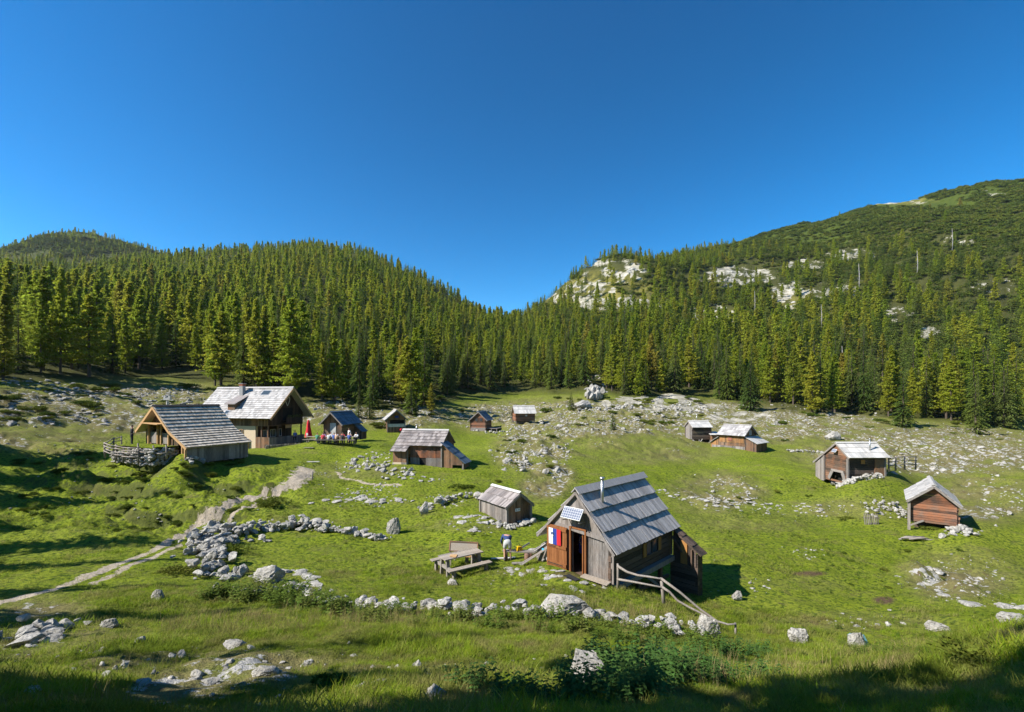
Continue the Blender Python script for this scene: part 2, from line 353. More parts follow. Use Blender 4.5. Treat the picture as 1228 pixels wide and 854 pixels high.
# ------------------------------------------------------------------ mesh helpers
class MB:
    def __init__(s): s.v = []; s.f = []
    def add(s, vs, fs):
        o = len(s.v); s.v += [tuple(v) for v in vs]; s.f += [tuple(i+o for i in f) for f in fs]; return s
    BF = [(0,3,2,1),(4,5,6,7),(0,1,5,4),(1,2,6,5),(2,3,7,6),(3,0,4,7)]
    def box(s, x0, x1, y0, y1, z0, z1):
        return s.add([(x0,y0,z0),(x1,y0,z0),(x1,y1,z0),(x0,y1,z0),(x0,y0,z1),(x1,y0,z1),(x1,y1,z1),(x0,y1,z1)], s.BF)
    def hexa(s, p): return s.add(p, s.BF)
    def bar(s, a, b, w, h=None, up=(0,0,1)):
        a = Vector(a); b = Vector(b); d = (b-a).normalized(); u = Vector(up)
        if abs(d.dot(u)) > .95: u = Vector((1,0,0))
        r = d.cross(u).normalized()*w/2; t = r.cross(d).normalized()*(h or w)/2
        return s.hexa([a-r-t, a+r-t, b+r-t, b-r-t, a-r+t, a+r+t, b+r+t, b-r+t])
    def tube(s, pp, rr, k=8):
        pp = [Vector(p) for p in pp]; n_ = len(pp)
        if not isinstance(rr, (list, tuple)): rr = [rr]*n_
        vs = []
        for i, p in enumerate(pp):
            d = (pp[min(i+1, n_-1)]-pp[max(i-1, 0)]).normalized(); u = Vector((0,0,1)) if abs(d.z) < .9 else Vector((1,0,0))
            a = d.cross(u).normalized(); b = a.cross(d)
            for j in range(k):
                t = 2*PI*j/k; vs.append(p + (a*math.cos(t)+b*math.sin(t))*rr[i])
        fs = [(i*k+j, i*k+(j+1)%k, (i+1)*k+(j+1)%k, (i+1)*k+j) for i in range(n_-1) for j in range(k)]
        fs += [tuple(range(k))[::-1], tuple(range((n_-1)*k, n_*k))]
        return s.add(vs, fs)
    def build(s, name, m, parent=None, smooth=False, loc=None):
        me = bpy.data.meshes.new(name); me.from_pydata([tuple(v) for v in s.v], [], s.f); me.materials.append(m)
        if smooth: me.polygons.foreach_set('use_smooth', [True]*len(me.polygons))
        me.update(); o = bpy.data.objects.new(name, me); COL.objects.link(o)
        if parent: o.parent = parent
        if loc is not None: o.location = loc
        return o
def meshnp(name, v, f, m, smooth=False):
    """v (n,3), f (k,3 or 4)"""
    me = bpy.data.meshes.new(name); v = np.asarray(v, np.float32); f = np.asarray(f, np.int32); k = f.shape[1]
    me.vertices.add(len(v)); me.vertices.foreach_set('co', v.ravel())
    me.loops.add(f.size); me.loops.foreach_set('vertex_index', f.ravel())
    me.polygons.add(len(f)); me.polygons.foreach_set('loop_start', np.arange(0, f.size, k, dtype=np.int32))
    try: me.polygons.foreach_set('loop_total', np.full(len(f), k, np.int32))
    except Exception: pass
    me.polygons.foreach_set('use_smooth', np.full(len(f), smooth)); me.materials.append(m); me.update(calc_edges=True); me.validate(); return me
def link(name, me, parent=None):
    o = bpy.data.objects.new(name, me); COL.objects.link(o)
    if parent: o.parent = parent
    return o
def tag(o, label, cat, group=None, kind=None):
    if label: o['label'] = label
    if cat: o['category'] = cat
    if group: o['group'] = group
    if kind: o['kind'] = kind
    return o
def thing(name, label, cat, loc=(0,0,0), rz=0, group=None):
    o = bpy.data.objects.new(name, None); COL.objects.link(o); o.location = loc; o.rotation_euler = (0,0,rz); o.empty_display_size = .3
    return tag(o, label, cat, group)
def copy_tree(o, parent=None):
    c = o.copy(); COL.objects.link(c); c.parent = parent
    for ch in list(o.children): copy_tree(ch, c)
    return c

# ------------------------------------------------------------------ ground, path
PATHS = [([(366,562),(361,572),(350,580)], .75), ([(350,580),(332,588),(312,596),(296,599)], .32), ([(318,590),(296,598),(262,614),(240,626),(226,640)], .27),
         ([(335,590),(318,597),(300,608),(276,622)], .18), ([(226,640),(195,655),(165,668),(130,682),(95,695),(50,710),(0,722),(-60,738)], .22),
         ([(215,655),(185,668),(150,680),(110,700)], .16), ([(404,566),(412,574),(440,580),(480,582)], .16), ([(668,690),(640,688),(618,690)], .0)]
segs = []
for pl, w in PATHS:
    if w <= 0: continue
    g = ground([p[0] for p in pl], [p[1] for p in pl])
    for i in range(len(g)-1): segs.append((g[i,0], g[i,1], g[i+1,0], g[i+1,1], w))
def pathdist(X, Y):
    best = np.full(X.shape, 9.0)
    for (ax, ay, bx, by, w) in segs:
        dx, dy = bx-ax, by-ay; t = np.clip(((X-ax)*dx+(Y-ay)*dy)/(dx*dx+dy*dy), 0, 1)
        best = np.minimum(best, np.hypot(X-ax-t*dx, Y-ay-t*dy)/w)
    return best
th = np.concatenate([np.linspace(-180, -58, 60, endpoint=False), np.linspace(-58, 58, 1080, endpoint=False), np.linspace(58, 180, 60, endpoint=False)])
rr = np.concatenate([[.6, 1.1, 1.8], np.geomspace(2.5, 130, 520, endpoint=False), np.geomspace(130, 900, 200, endpoint=False), np.geomspace(900, 2400, 20)])
TH, RR = np.meshgrid(np.radians(th), rr, indexing='ij')
X = (RR*np.sin(TH)).ravel(); Y = (RR*np.cos(TH)).ravel(); Z = Hn(X, Y)
nt_, nr = TH.shape
I, J = np.meshgrid(np.arange(nt_), np.arange(nr-1), indexing='ij'); I2 = (I+1) % nt_
quad = np.stack([I*nr+J, I*nr+J+1, I2*nr+J+1, I2*nr+J], -1).reshape(-1, 4)
px, py, rk, fo, hum = masks(X, Y, Z)
CLIFFS = [(738,325,44,15,1),(700,348,42,15,1),(745,364,60,11,1),(885,332,54,14,1),(852,380,32,16,1),(945,352,26,20,1),(1000,350,34,12,1),(1020,305,34,9,.8),(715,466,9,9,1),
          (1070,375,26,12,.9),(1195,345,34,14,.6),(1140,290,40,7,.5),(1195,232,20,4,.6),(1075,243,60,3,.75),(660,352,18,14,.9),(790,484,80,11,1),(965,318,26,8,.8),(1115,400,20,10,.8),(620,440,10,6,.5),(880,500,60,8,.7)]
cliff = np.zeros_like(X)
rr_ = np.hypot(X, Y)
for cx, cy, rx, ry, w in CLIFFS: cliff = np.maximum(cliff, w*blob(px, py, cx, cy, rx, ry))
cliff *= (Y > 90)*np.where(Y > 0, np.clip(.72+1.9*vnoise(px*.11, py*.3, 5), .1, 1.4), 0)
turf = np.maximum.reduce([blob(px, py, 720, 350, 75, 24), blob(px, py, 855, 385, 40, 14), blob(px, py, 950, 368, 28, 14), blob(px, py, 1060, 240, 60, 6)])*(Y > 200)
crest = sstep(0, 1, blob(px, py, 1080, 243, 90, 5))*(Y > 350)
scrub = np.clip(np.maximum(sstep(-12, 12, (np.interp(px, [780,850,950,1050,1228,1500], [300,300,310,305,290,280])-py)), blob(px, py, 100, 288, 110, 12))*(Y > 500), 0, 1)
fo2 = fo*(1-.0*scrub)
pd = pathdist(X, Y)
soil = np.clip(np.maximum.reduce([blob(px, py, 970, 688, 22, 3), blob(px, py, 1060, 720, 14, 5), blob(px, py, 730, 704, 25, 5)*.5, blob(px, py, 680, 690, 22, 5)*.7])*(Y < 60)*(Y > 5), 0, 1)
pathmask = np.clip(1.25-pd*.75, 0, 1)
fm = (pathmask[quad] > .18).any(1) & ((Y[quad] > 5).all(1))
def part_of(mask, name, m):
    q_ = quad[mask]; used, inv = np.unique(q_.ravel(), return_inverse=True)
    me = meshnp(name, np.stack([X[used], Y[used], Z[used]], 1), inv.reshape(-1, 4), m, True)
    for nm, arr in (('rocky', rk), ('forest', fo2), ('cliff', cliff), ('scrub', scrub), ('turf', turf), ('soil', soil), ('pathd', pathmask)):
        at = me.attributes.new(nm, 'FLOAT', 'POINT'); at.data.foreach_set('value', arr[used].astype(np.float32))
    o = link(name, me); o['kind'] = 'structure'; return o
part_of(~fm, 'ground', M['grass']); part_of(fm, 'path', M['path'])

# ------------------------------------------------------------------ rocks
def ico(sub):
    import bmesh
    bm = bmesh.new(); bmesh.ops.create_icosphere(bm, subdivisions=sub, radius=1)
    v = np.array([tuple(x.co) for x in bm.verts]); f = np.array([[x.index for x in p.verts] for p in bm.faces]); bm.free(); return v, f
def rockshape(sub, seed, amp=.38, freq=1.1, facet=.5):
    v, f = ico(sub); out = []
    rs = random.Random(seed)
    planes = [(Vector((rs.gauss(0,1), rs.gauss(0,1), rs.gauss(0,.8))).normalized(), rs.uniform(.45,.80)) for _ in range(15)]
    for p in v:
        p = Vector(p); q = p*freq + Vector((seed*7.1, seed*3.3, 0))
        d = 1 + amp*mnoise.noise(q) + amp*.5*mnoise.noise(q*2.7)
        p = p*d
        for nrm, h in planes:
            e = p.dot(nrm)-h
            if e > 0: p -= nrm*e*.93
        p *= 1 + .10*mnoise.noise(q*4.3) + .07*mnoise.noise(q*9.7)
        out.append(tuple(p))
    return np.array(out), f
ROCK_HI = [rockshape(4, s) for s in range(6)]
ROCK_MD = [rockshape(3, s+20) for s in range(8)]
ROCK_LO = [rockshape(2, s+40, .45) for s in range(8)]
def rotz(v, a): c, s = math.cos(a), math.sin(a); return np.stack([v[:,0]*c-v[:,1]*s, v[:,0]*s+v[:,1]*c, v[:,2]], 1)
def rotx(v, a): c, s = math.cos(a), math.sin(a); return np.stack([v[:,0], v[:,1]*c-v[:,2]*s, v[:,1]*s+v[:,2]*c], 1)
class RB:
    def __init__(s): s.v = []; s.f = []; s.n = 0
    def add(s, lib, pos, size, flat=.7, ang=None):
        v, f = random.choice(lib); a = random.uniform(0, 6.28) if ang is None else ang
        v = rotx(v, random.uniform(-.5, .5))*np.array([random.uniform(.8,1.3), random.uniform(.7,1.1), flat*random.uniform(.8,1.2)])*size
        v = rotz(v, a) + np.array(pos); s.v.append(v); s.f.append(f+s.n); s.n += len(v)
    def build(s, name, smooth=False, parent=None):
        return link(name, meshnp(name, np.concatenate(s.v), np.concatenate(s.f), M['rock'], smooth), parent)
ROCKMESH = [meshnp('rock', v, f, M['rock'], False) for v, f in ROCK_MD] ; ROCKHI = [meshnp('rock', v, f, M['rock'], False) for v, f in ROCK_HI]
EXCL = [(645,575,850,720),(572,580,645,628),(130,485,298,552),(245,460,378,535),(380,490,440,528),(460,490,490,520),(474,512,566,564),(557,490,604,517),(608,484,646,509),
        (818,500,918,541),(974,528,1068,574),(1084,568,1178,636),(520,645,590,692),(596,638,640,676)]
def excl(a, b): return any(x0 < a < x1 and y0 < b < y1 for x0, y0, x1, y1 in EXCL)
def zone_rocks(zones):
    out = []
    for cx, cy, rx, ry, cnt, s0, s1, tagz in zones:
        cnt = int(cnt*3.3) if cy < 560 else int(cnt*2.3) if cy < 620 else int(cnt*1.5); s0 *= .75
        a = []; b = []
        while len(a) < cnt:
            t = random.uniform(0, 2*PI); q = math.sqrt(random.random())*random.uniform(.6, 1.1)
            x_, y_ = cx+rx*q*math.cos(t), cy+ry*q*math.sin(t)
            if vnoise(x_*.07, y_*.16, 77)+.5*vnoise(x_*.2, y_*.4, 78) < .0 and random.random() < .88: a.append(None); continue
            if excl(x_, y_): a.append(None); continue
            a.append((x_, y_))
        a = [t for t in a if t]
        g = ground([t[0] for t in a], [t[1] for t in a])
        for p in g:
            out.append((p, s0 + (s1-s0)*random.random()**3.4, tagz))
    return out
# zones in the photograph: centre, spread, how many, size in metres
ZR = [(700,500,150,20,330,.25,1.1,'among the rocky turf below the forest edge'),(900,500,170,22,420,.25,1.2,'on the stony slope below the right forest'),
      (1130,540,150,36,480,.2,.9,'on the stony slope at the right edge of the alp'),
      (640,540,52,30,240,.22,.8,'in the boulder field between the middle huts'),(655,580,36,24,90,.15,.5,'in the boulder field between the middle huts'),(600,500,55,16,180,.3,1.0,'around the two farthest middle huts'),
      (860,590,60,26,170,.15,.5,'on the grassy knoll right of the main hut'),(925,612,30,6,40,.12,.4,'on the grassy knoll right of the main hut'),
      (1190,600,60,36,120,.15,.5,'on the stony slope at the right edge of the alp'),
      (1150,690,70,32,150,.08,.33,'in the stony patch at the lower right'),(1160,715,60,14,50,.08,.3,'in the stony patch at the lower right'),
      (100,488,170,30,330,.25,.95,'on the shaded slope left of the barn'),(260,474,110,12,110,.3,1.0,'on the shaded slope left of the barn'),
      (400,487,70,14,120,.3,1.1,'on the slope behind the blue roofed hut'),(480,485,60,12,70,.3,1.1,'on the slope behind the blue roofed hut'),
      (160,600,170,45,110,.08,.26,'on the grassy terraces left of the path'),(90,540,110,20,40,.12,.4,'on the grassy terraces left of the path'),
      (430,560,45,10,40,.15,.45,'in the meadow in front of the log house'),(460,548,30,7,40,.2,.5,'in the meadow in front of the log house'),(440,598,50,14,70,.12,.4,'in the meadow below the log house'),
      (470,583,40,6,30,.15,.4,'in the meadow below the log house'),(540,600,30,10,40,.12,.4,'in the meadow below the log house'),
      (560,625,50,12,50,.08,.3,'in the turf left of the small shed'),(580,637,20,6,14,.08,.25,'in the turf left of the small shed'),
      (340,690,50,12,35,.08,.3,'in the turf inside the stone enclosure'),
      (980,610,60,10,50,.12,.35,'in the meadow right of the main hut'),(970,665,22,8,30,.08,.28,'in the meadow right of the main hut'),(900,640,90,50,40,.05,.16,'in the meadow right of the main hut'),
      (1040,745,70,14,50,.06,.3,'along the lower edge of the meadow'),(900,705,50,14,24,.08,.26,'beside the lower rail of the main hut'),
      (300,800,260,45,170,.04,.28,'in the shaded foreground turf'),(60,780,80,30,26,.08,.24,'in the shaded foreground turf'),
      (362,566,14,12,90,.05,.16,'on the gravel path'),(330,590,16,6,40,.04,.12,'on the gravel path'),(385,575,12,10,16,.15,.5,'beside the gravel path'),(345,690,24,10,10,.2,.5,'in the turf inside the stone enclosure'),
      (640,800,170,35,80,.03,.16,'in the shaded foreground turf'),(600,694,80,14,24,.05,.16,'in the turf left of the small shed')]
allr = zone_rocks(ZR)
allr.sort(key=lambda t: -t[1]/t[0][1])
rk_i = {}
for p, s, tz in allr[:290]:
    me = random.choice(ROCKMESH)
    o = bpy.data.objects.new('limestone_rock', me); COL.objects.link(o)
    o.location = (p[0], p[1], p[2]-s*.03); o.scale = (s*random.uniform(.45,.7), s*random.uniform(.4,.6), s*random.uniform(.3,.5)); o.rotation_euler = (random.uniform(-.3,.3), random.uniform(-.3,.3), random.uniform(0,6.28))
    tag(o, 'pale grey limestone rock lying ' + tz, 'rock', 'limestone rocks ' + tz)
rb = RB()
for p, s, tz in allr[290:]:
    if p[1] > 300: continue
    rb.add(ROCK_LO, (p[0], p[1], p[2]), s*.5, .55)
tag(rb.build('scattered_stones'), 'small pale limestone stones scattered over the whole pasture', 'stones', kind='stuff')

# big single rocks
def bigrock(px, py, w, h, label, lib=0, flat=None, name='boulder', tilt=0, cat='boulder', sink=.25, rz=None):
    p = G(px, py); sx = w/F*p.y/2; sz = h/F*p.y/2
    o = bpy.data.objects.new(name, ROCKHI[lib % 6]); COL.objects.link(o); o.location = (p.x, p.y+sx*.3, p.z+sz*(1-2*sink))
    o.scale = (sx*1.25, sx*.95, sz*1.5); o.rotation_euler = (0, tilt, rz if rz is not None else random.uniform(-.3,.3)); return tag(o, label, cat)
bigrock(684,738,56,20,'big pale boulder in the low stone wall below the bench', 1, sink=.18, rz=.2)
bigrock(853,764,26,24,'round pale boulder beside the end of the pole railing', 1)
bigrock(959,771,24,16,'grey boulder in the grass right of the railing end post', 2)
bigrock(472,640,18,20,'upright grey boulder in meadow right of the long stone wall', 3)
bigrock(508,617,12,18,'small squat boulder next to the short heap of rocks in the meadow', 4)
bigrock(522,840,26,20,'tilted pale rock standing in the foreground grass, bottom centre', 5, tilt=-.5)
bigrock(322,700,34,20,'slanted grey slab boulder inside the stone enclosure', 2, tilt=-.35)
bigrock(188,720,16,14,'single grey boulder standing on the shadow edge below the path', 3)
bigrock(884,720,14,12,'shaded boulder at the tip of the main hut\'s shadow', 4)
bigrock(544,702,12,7,'small white stone on the lawn below the picnic table', 1)
bigrock(706,822,50,44,'grey boulder half hidden by dark weeds in the foreground', 5, tilt=.3)
bigrock(792,796,20,16,'dark boulder in the tall weeds behind the foreground boulder', 0)
bigrock(1216,750,30,13,'large flat pale boulder at the right edge above the shaded bank', 2, sink=.2)
bigrock(1130,757,24,9,'long low boulder ledge left of the large flat boulder', 1)
bigrock(1028,776,22,18,'pale boulder behind the teal plastic crate lid', 3)
bigrock(130,752,20,10,'small blue grey boulder right of the lower left group', 3)
bigrock(34,838,26,14,'shaded boulder in the bottom left corner', 5)
bigrock(1000,528,20,13,'big white boulder behind the silver roofed hut', 4, cat='boulder')
bigrock(280,778,26,8,'flat white rock in the foreground grass lower left', 2)
bigrock(320,810,30,8,'flat grey slab in the foreground turf', 1)
bigrock(698,490,26,12,'broad white rock at the foot of the rock tower', 4)
# cliff faces standing out of the hill
def outcrop(px, py, w, h, label, lib):
    p = G(px, py); sx = w/F*p.y/2; sz = h/F*p.y/2
    b = RB()
    for k in range(max(24, int(w*1.8))):
        t = random.uniform(-1, 1); x_ = p.x + t*sx; u = random.uniform(-1, 1)*(1-t*t)**.5
        if vnoise((px+t*w/2)*.11, (py-u*h/2)*.3, 5) < -.03: continue
        pp = G(px + t*w/2, py - u*h/2)
        s_ = min(sz*.5, 4.5)*random.uniform(.25,.9); b.add(ROCK_MD, (pp.x, pp.y+s_*.3, pp.z-s_*.25), s_, .9)
    return tag(b.build('rock_outcrop'), label, 'rock outcrop')
outcrop(738,325,52,14,'white cliff band near the top of the wooded knoll', 0)
outcrop(700,350,44,16,'long cliff face below the left shoulder of the wooded knoll', 1)
outcrop(750,362,60,7,'low cliff ledge at the foot of the wooded knoll', 1)
outcrop(888,333,70,16,'broad white cliff on the upper right slope', 2)
outcrop(848,380,30,18,'pale outcrop with ochre grass in the middle of the right slope', 3)
outcrop(946,352,20,26,'tall narrow outcrop right of the broad white cliff', 4)
outcrop(1002,350,30,10,'small outcrop farthest right on the slope', 4)
outcrop(1020,305,30,8,'thin outcrop just under the dwarf pine belt', 2)
outcrop(716,463,22,26,'white rock pillar at the forest edge above the pasture', 5)
outcrop(708,488,40,10,'low white outcrop below the rock pillar', 5)
outcrop(800,484,60,12,'row of white outcrops at the forest edge left of the two far huts', 5)
outcrop(855,488,40,10,'white outcrop directly above the two far right huts', 3)

# dry stone walls and heaps
def stonewall(pl, size, per_m, label, name='dry_stone_wall', height=1, spread=.35, cat='stone wall', flat=.68):
    g = ground([p[0] for p in pl], [p[1] for p in pl]); b = RB()
    for i in range(len(g)-1):
        L = math.hypot(*(g[i+1]-g[i])[:2]); n_ = max(2, int(L*per_m))
        for k in range(n_):
            t = (k+random.random())/n_; q = g[i]*(1-t)+g[i+1]*t; s = size*(.35+1.1*random.random()**1.6)
            x_, y_ = q[0]+random.gauss(0, spread*.5), q[1]+random.gauss(0, spread*.5)
            lev = random.random()*height*max(0, 1-abs(random.gauss(0,.3)))
            b.add(ROCK_MD if q[1] < 32 else ROCK_LO, (x_, y_, H(x_, y_)+s*.07*(flat/.68)+lev*size), s*.55, flat)
    return tag(b.build(name), label, cat)
stonewall([(284,640),(310,636),(335,634),(360,632),(380,634),(402,640)], .46, 22, 'grey dry stone wall forming the top side of the enclosure', height=1.2, spread=.6)
stonewall([(404,640),(425,640),(445,645),(462,648)], .5, 10, 'short overgrown stone wall right of the long enclosure wall', height=.6)
stonewall([(250,652),(275,655),(300,648),(325,650)], .5, 4, 'loose grey stones just inside the enclosure wall', name='stone_heap', cat='stone heap', height=.3)
stonewall([(236,668),(240,652),(254,640),(266,634),(278,640),(266,654),(252,668),(262,676),(252,684)], .50, 14, 'big heap of grey rocks at the bend of the path', name='stone_heap', spread=.7, height=1.3, cat='stone heap')
stonewall([(236,688),(262,692),(285,694),(300,690)], .45, 11, 'grey stones tumbling down below the big heap', name='stone_heap', spread=.7, height=.6, cat='stone heap')
stonewall([(252,712),(290,712),(320,712),(345,708),(370,712),(395,722)], .38, 10, 'low broken stone wall left half, weeds growing over it', height=.6)
stonewall([(405,724),(440,728),(470,730),(500,730),(540,732),(580,734),(618,734),(655,738)], .36, 15, 'low pale stone wall below the picnic table', height=.7, spread=.6)
stonewall([(700,742),(730,746),(760,748),(790,752),(815,756),(840,760)], .36, 15, 'low pale stone wall below the main hut and railing', height=.7, spread=.7)
stonewall([(512,612),(530,606),(545,600),(560,598),(575,600)], .62, 7, 'dark ridge of rocks left of the small shed', name='stone_heap', spread=.5, height=.9, cat='stone heap')
stonewall([(424,552),(440,558),(458,562),(475,566),(490,572)], .5, 9, 'white band of stones in front of the log house', name='stone_heap', spread=1.2, height=.2, cat='stone heap')
stonewall([(1052,618),(1062,610),(1074,608),(1086,614),(1080,620)], .32, 16, 'round heap of pale stones left of the red log barn', name='stone_heap', spread=1.1, height=1.0, cat='stone heap')
stonewall([(610,684),(630,686),(648,684),(668,690),(690,700),(715,704)], .34, 10, 'white flat stones paving the ground in front of the hut door', name='stone_paving', spread=1.0, height=.0, cat='stone paving', flat=.22)
stonewall([(640,662),(650,664),(658,668),(664,676)], .3, 14, 'pile of white stones against the left corner of the main hut', name='stone_heap', spread=.5, height=1.0, cat='stone heap')
stonewall([(985,568),(1000,574),(1018,580),(1040,574),(1060,568)], .5, 16, 'white footing stones below the silver roofed hut', name='stone_heap', spread=.6, height=.5, cat='stone heap')
stonewall([(1142,640),(1150,634),(1158,640)], .4, 26, 'white footing stones under the right corner of the red log barn', name='stone_heap', spread=.5, height=.6, cat='stone heap')
stonewall([(222,553),(245,552),(270,551),(292,549)], .4, 16, 'pale footing stones along the foot of the left barn', name='stone_heap', spread=.4, height=.5, cat='stone heap')
stonewall([(600,630),(612,634),(628,630),(640,624)], .35, 22, 'white footing stones under the small shed', name='stone_heap', spread=.35, height=.5, cat='stone heap')
stonewall([(0,770),(20,762),(42,756),(60,752),(40,772),(20,776)], .42, 7, 'weathered rock heap at the lower left edge beside the path', name='stone_heap', spread=.5, height=.5, cat='stone heap')
stonewall([(60,755),(78,748),(95,748)], .42, 7, 'low grey rock ridge below the path at lower left', name='stone_heap', spread=.3, height=.4, cat='stone heap')
stonewall([(560,512),(600,520),(620,512)], .5, 4, 'loose stones in front of the two farthest huts', name='stone_heap', spread=1.2, height=.3, cat='stone heap')
stonewall([(690,490),(720,492),(760,488),(800,492),(840,494)], 1.0, 2.2, 'pale band of rocks along the forest edge', name='stone_heap', spread=3, height=.5, cat='stone heap')
stonewall([(707,480),(713,474),(716,480)], 2.0, 3, 'tall white rock tower at the forest edge above the pasture', name='rock_outcrop', spread=1.6, height=1.3, cat='rock outcrop', flat=1.3)
for pl__, sz_, n__, sp_, lb_ in [([(400,600),(425,596),(450,600)], .8, 7, 1.6, 'flat white bedrock showing through the meadow below the log house'),([(455,603),(478,600)], .7, 8, .9, 'small patch of flat white bedrock right of the larger one'),
        ([(352,684),(362,692),(375,704)], .55, 7, .5, 'broken flat rock ledge inside the stone enclosure'),([(556,620),(575,622),(592,628)], .5, 9, .7, 'flat white stones in front of the small shed'),([(562,640),(580,636)], .4, 9, .5, 'flat pale stones left below the small shed'),
        ([(480,570),(505,574),(530,576)], .5, 6, .8, 'thin row of pale flat stones below the log house'),([(955,612),(985,608)], .6, 6, .9, 'flat pale stones in the meadow above the wide lawn'),
        ([(1090,690),(1130,700),(1170,712)], .5, 5, 2.2, 'broken pale rocks in the stony patch at lower right'),([(1170,722),(1200,728),(1225,732)], .7, 5, 1.2, 'bedrock ledge at the right edge below the stony patch'),
        ([(880,600),(850,606),(900,604),(930,606)], .45, 6, .9, 'rim of pale stones along the foot of the knoll'),([(790,588),(820,598),(845,604)], .4, 6, .8, 'pale stones on the left foot of the knoll')]:
    stonewall(pl__, sz_, n__, lb_, name='bedrock', spread=sp_, height=.0, cat='bedrock', flat=.3)
stonewall([(0,458),(40,458),(75,462),(100,470),(70,474)], .8, 4, 'pale ledge of rocks across the shaded slope at far left', name='bedrock', spread=1.8, height=.0, cat='bedrock', flat=.4)
stonewall([(120,470),(170,478),(215,486)], .8, 4, 'broken pale ledge on the slope above the left barn', name='bedrock', spread=2.2, height=.0, cat='bedrock', flat=.4)
stonewall([(940,540),(965,542),(985,543)], .5, 6, 'low white stone wall behind the silver roofed hut', height=.6)
# ------------------------------------------------------------------ huts
def wall(mb, p0, p1, zb, top, mode='v', bw=.16, th=.04, openings=(), over=0.0, jit=.006):
    """boards between two local ground points; top(s) gives the height; openings (s0,s1,z0,z1)"""
    p0 = Vector((*p0, 0)); p1 = Vector((*p1, 0)); L = (p1-p0).length; d = (p1-p0)/L; nn = Vector((d.y, -d.x, 0))
    if not callable(top): tv = top; top = lambda s: tv
    if not callable(zb): bv = zb; zb = lambda s: bv
    def seg(s0, s1, z00, z01, z10, z11):
        o = random.uniform(-jit, jit); a = p0+d*s0+nn*o; b = p0+d*s1+nn*o; t = nn*th
        mb.hexa([(a.x,a.y,z00), (b.x,b.y,z01), (b.x-t.x,b.y-t.y,z01), (a.x-t.x,a.y-t.y,z00),
                 (a.x,a.y,z10), (b.x,b.y,z11), (b.x-t.x,b.y-t.y,z11), (a.x-t.x,a.y-t.y,z10)])
    if mode == 'v':
        s = 0
        while s < L-.01:
            w = min(bw*random.uniform(.8, 1.2), L-s); e = s+w
            if L-e < bw*.3: e = L
            cuts = [o for o in openings if o[0] < (s+e)/2 < o[1]]
            zb0, zb1, t0, t1 = zb(s), zb(e), top(s), top(e); g = .004
            if cuts:
                o = cuts[0]
                if o[2] > zb0+.05: seg(s+g, e-g, zb0, zb1, o[2], o[2])
                if o[3] < min(t0, t1)-.03: seg(s+g, e-g, o[3], o[3], t0, t1)
            elif min(t0-zb0, t1-zb1) > .02: seg(s+g, e-g, zb0, zb1, t0, t1)
            s = e
    else:
        ss = [L*i/80 for i in range(81)]; tv_ = [top(x) for x in ss]; zt = max(tv_); z = zb(0); i = 0
        while z < zt-.03:
            e = z+bw*random.uniform(.9, 1.1); mid = (z+e)/2
            ok = [x for x, t in zip(ss, tv_) if t >= mid and zb(x) <= mid]
            if ok:
                a, b = ok[0], ok[-1]; spans = [(a, b)]
                for o in openings:
                    if o[2] < mid < o[3]:
                        ns = []
                        for x0, x1 in spans:
                            if x0 < o[0]: ns.append((x0, min(x1, o[0])))
                            if x1 > o[1]: ns.append((max(x0, o[1]), x1))
                        spans = ns
                for x0, x1 in spans:
                    ex0 = over*random.uniform(.5,1.2) if x0 < .02 else 0; ex1 = over*random.uniform(.5,1.2) if x1 > L-.02 else 0
                    if x1-x0 > .05: seg(x0-ex0, x1+ex1, z+.010, z+.010, min(e, zt)-.010, min(e, zt)-.010)
            z = e; i += 1
def roof_side(mb, y0, y1, a, b, rows=6, bw=.2, th=.025, lift=.03, jit=.03, deck=.04):
    """boards from the ridge point a=(x,z) to the eave b=(x,z), along local y"""
    a = Vector((a[0], 0, a[1])); b = Vector((b[0], 0, b[1])); d = b-a; L = d.length; d /= L
    nn = Vector((-d.z, 0, d.x)); nn = nn if nn.z > 0 else -nn
    def P_(s, y, h): q = a+d*s+nn*h; return (q.x, y, q.z)
    mb.hexa([P_(0,y0+.01,-deck), P_(L-.03,y0+.01,-deck), P_(L-.03,y1-.01,-deck), P_(0,y1-.01,-deck), P_(0,y0+.01,0), P_(L-.03,y0+.01,0), P_(L-.03,y1-.01,0), P_(0,y1-.01,0)])
    for i in range(rows):
        s0 = max(0, L*i/rows-.06); s1 = L*(i+1)/rows; y = y0
        while y < y1-.01:
            w = min(bw*random.uniform(.7, 1.3), y1-y); e = y+w
            if y1-e < bw*.3: e = y1
            j = random.uniform(0, jit); hj = random.uniform(0, th*.45); q = s1+j
            mb.hexa([P_(s0,y+.003,.002), P_(q,y+.003,lift+hj), P_(q,e-.003,lift+hj), P_(s0,e-.003,.002),
                     P_(s0,y+.003,.002+th), P_(q,y+.003,lift+th+hj), P_(q,e-.003,lift+th+hj), P_(s0,e-.003,.002+th)])
            y = e
def root(px, Y, a, zb, label, name='wooden_hut', cat='hut', group=None):
    return thing(name, label, cat, ((px-CX)/F*Y, Y, zb), -R(a), group)
def gtop(ridge, left, right, x0, sub=.06):
    """height of the roof underside over local x, for a wall whose s=0 is at x0"""
    def f(s):
        x = x0+s
        if x < 0: z = ridge + (left[1]-ridge)*x/left[0]
        else: z = ridge + (right[1]-ridge)*x/right[0]
        return z-sub
    return f
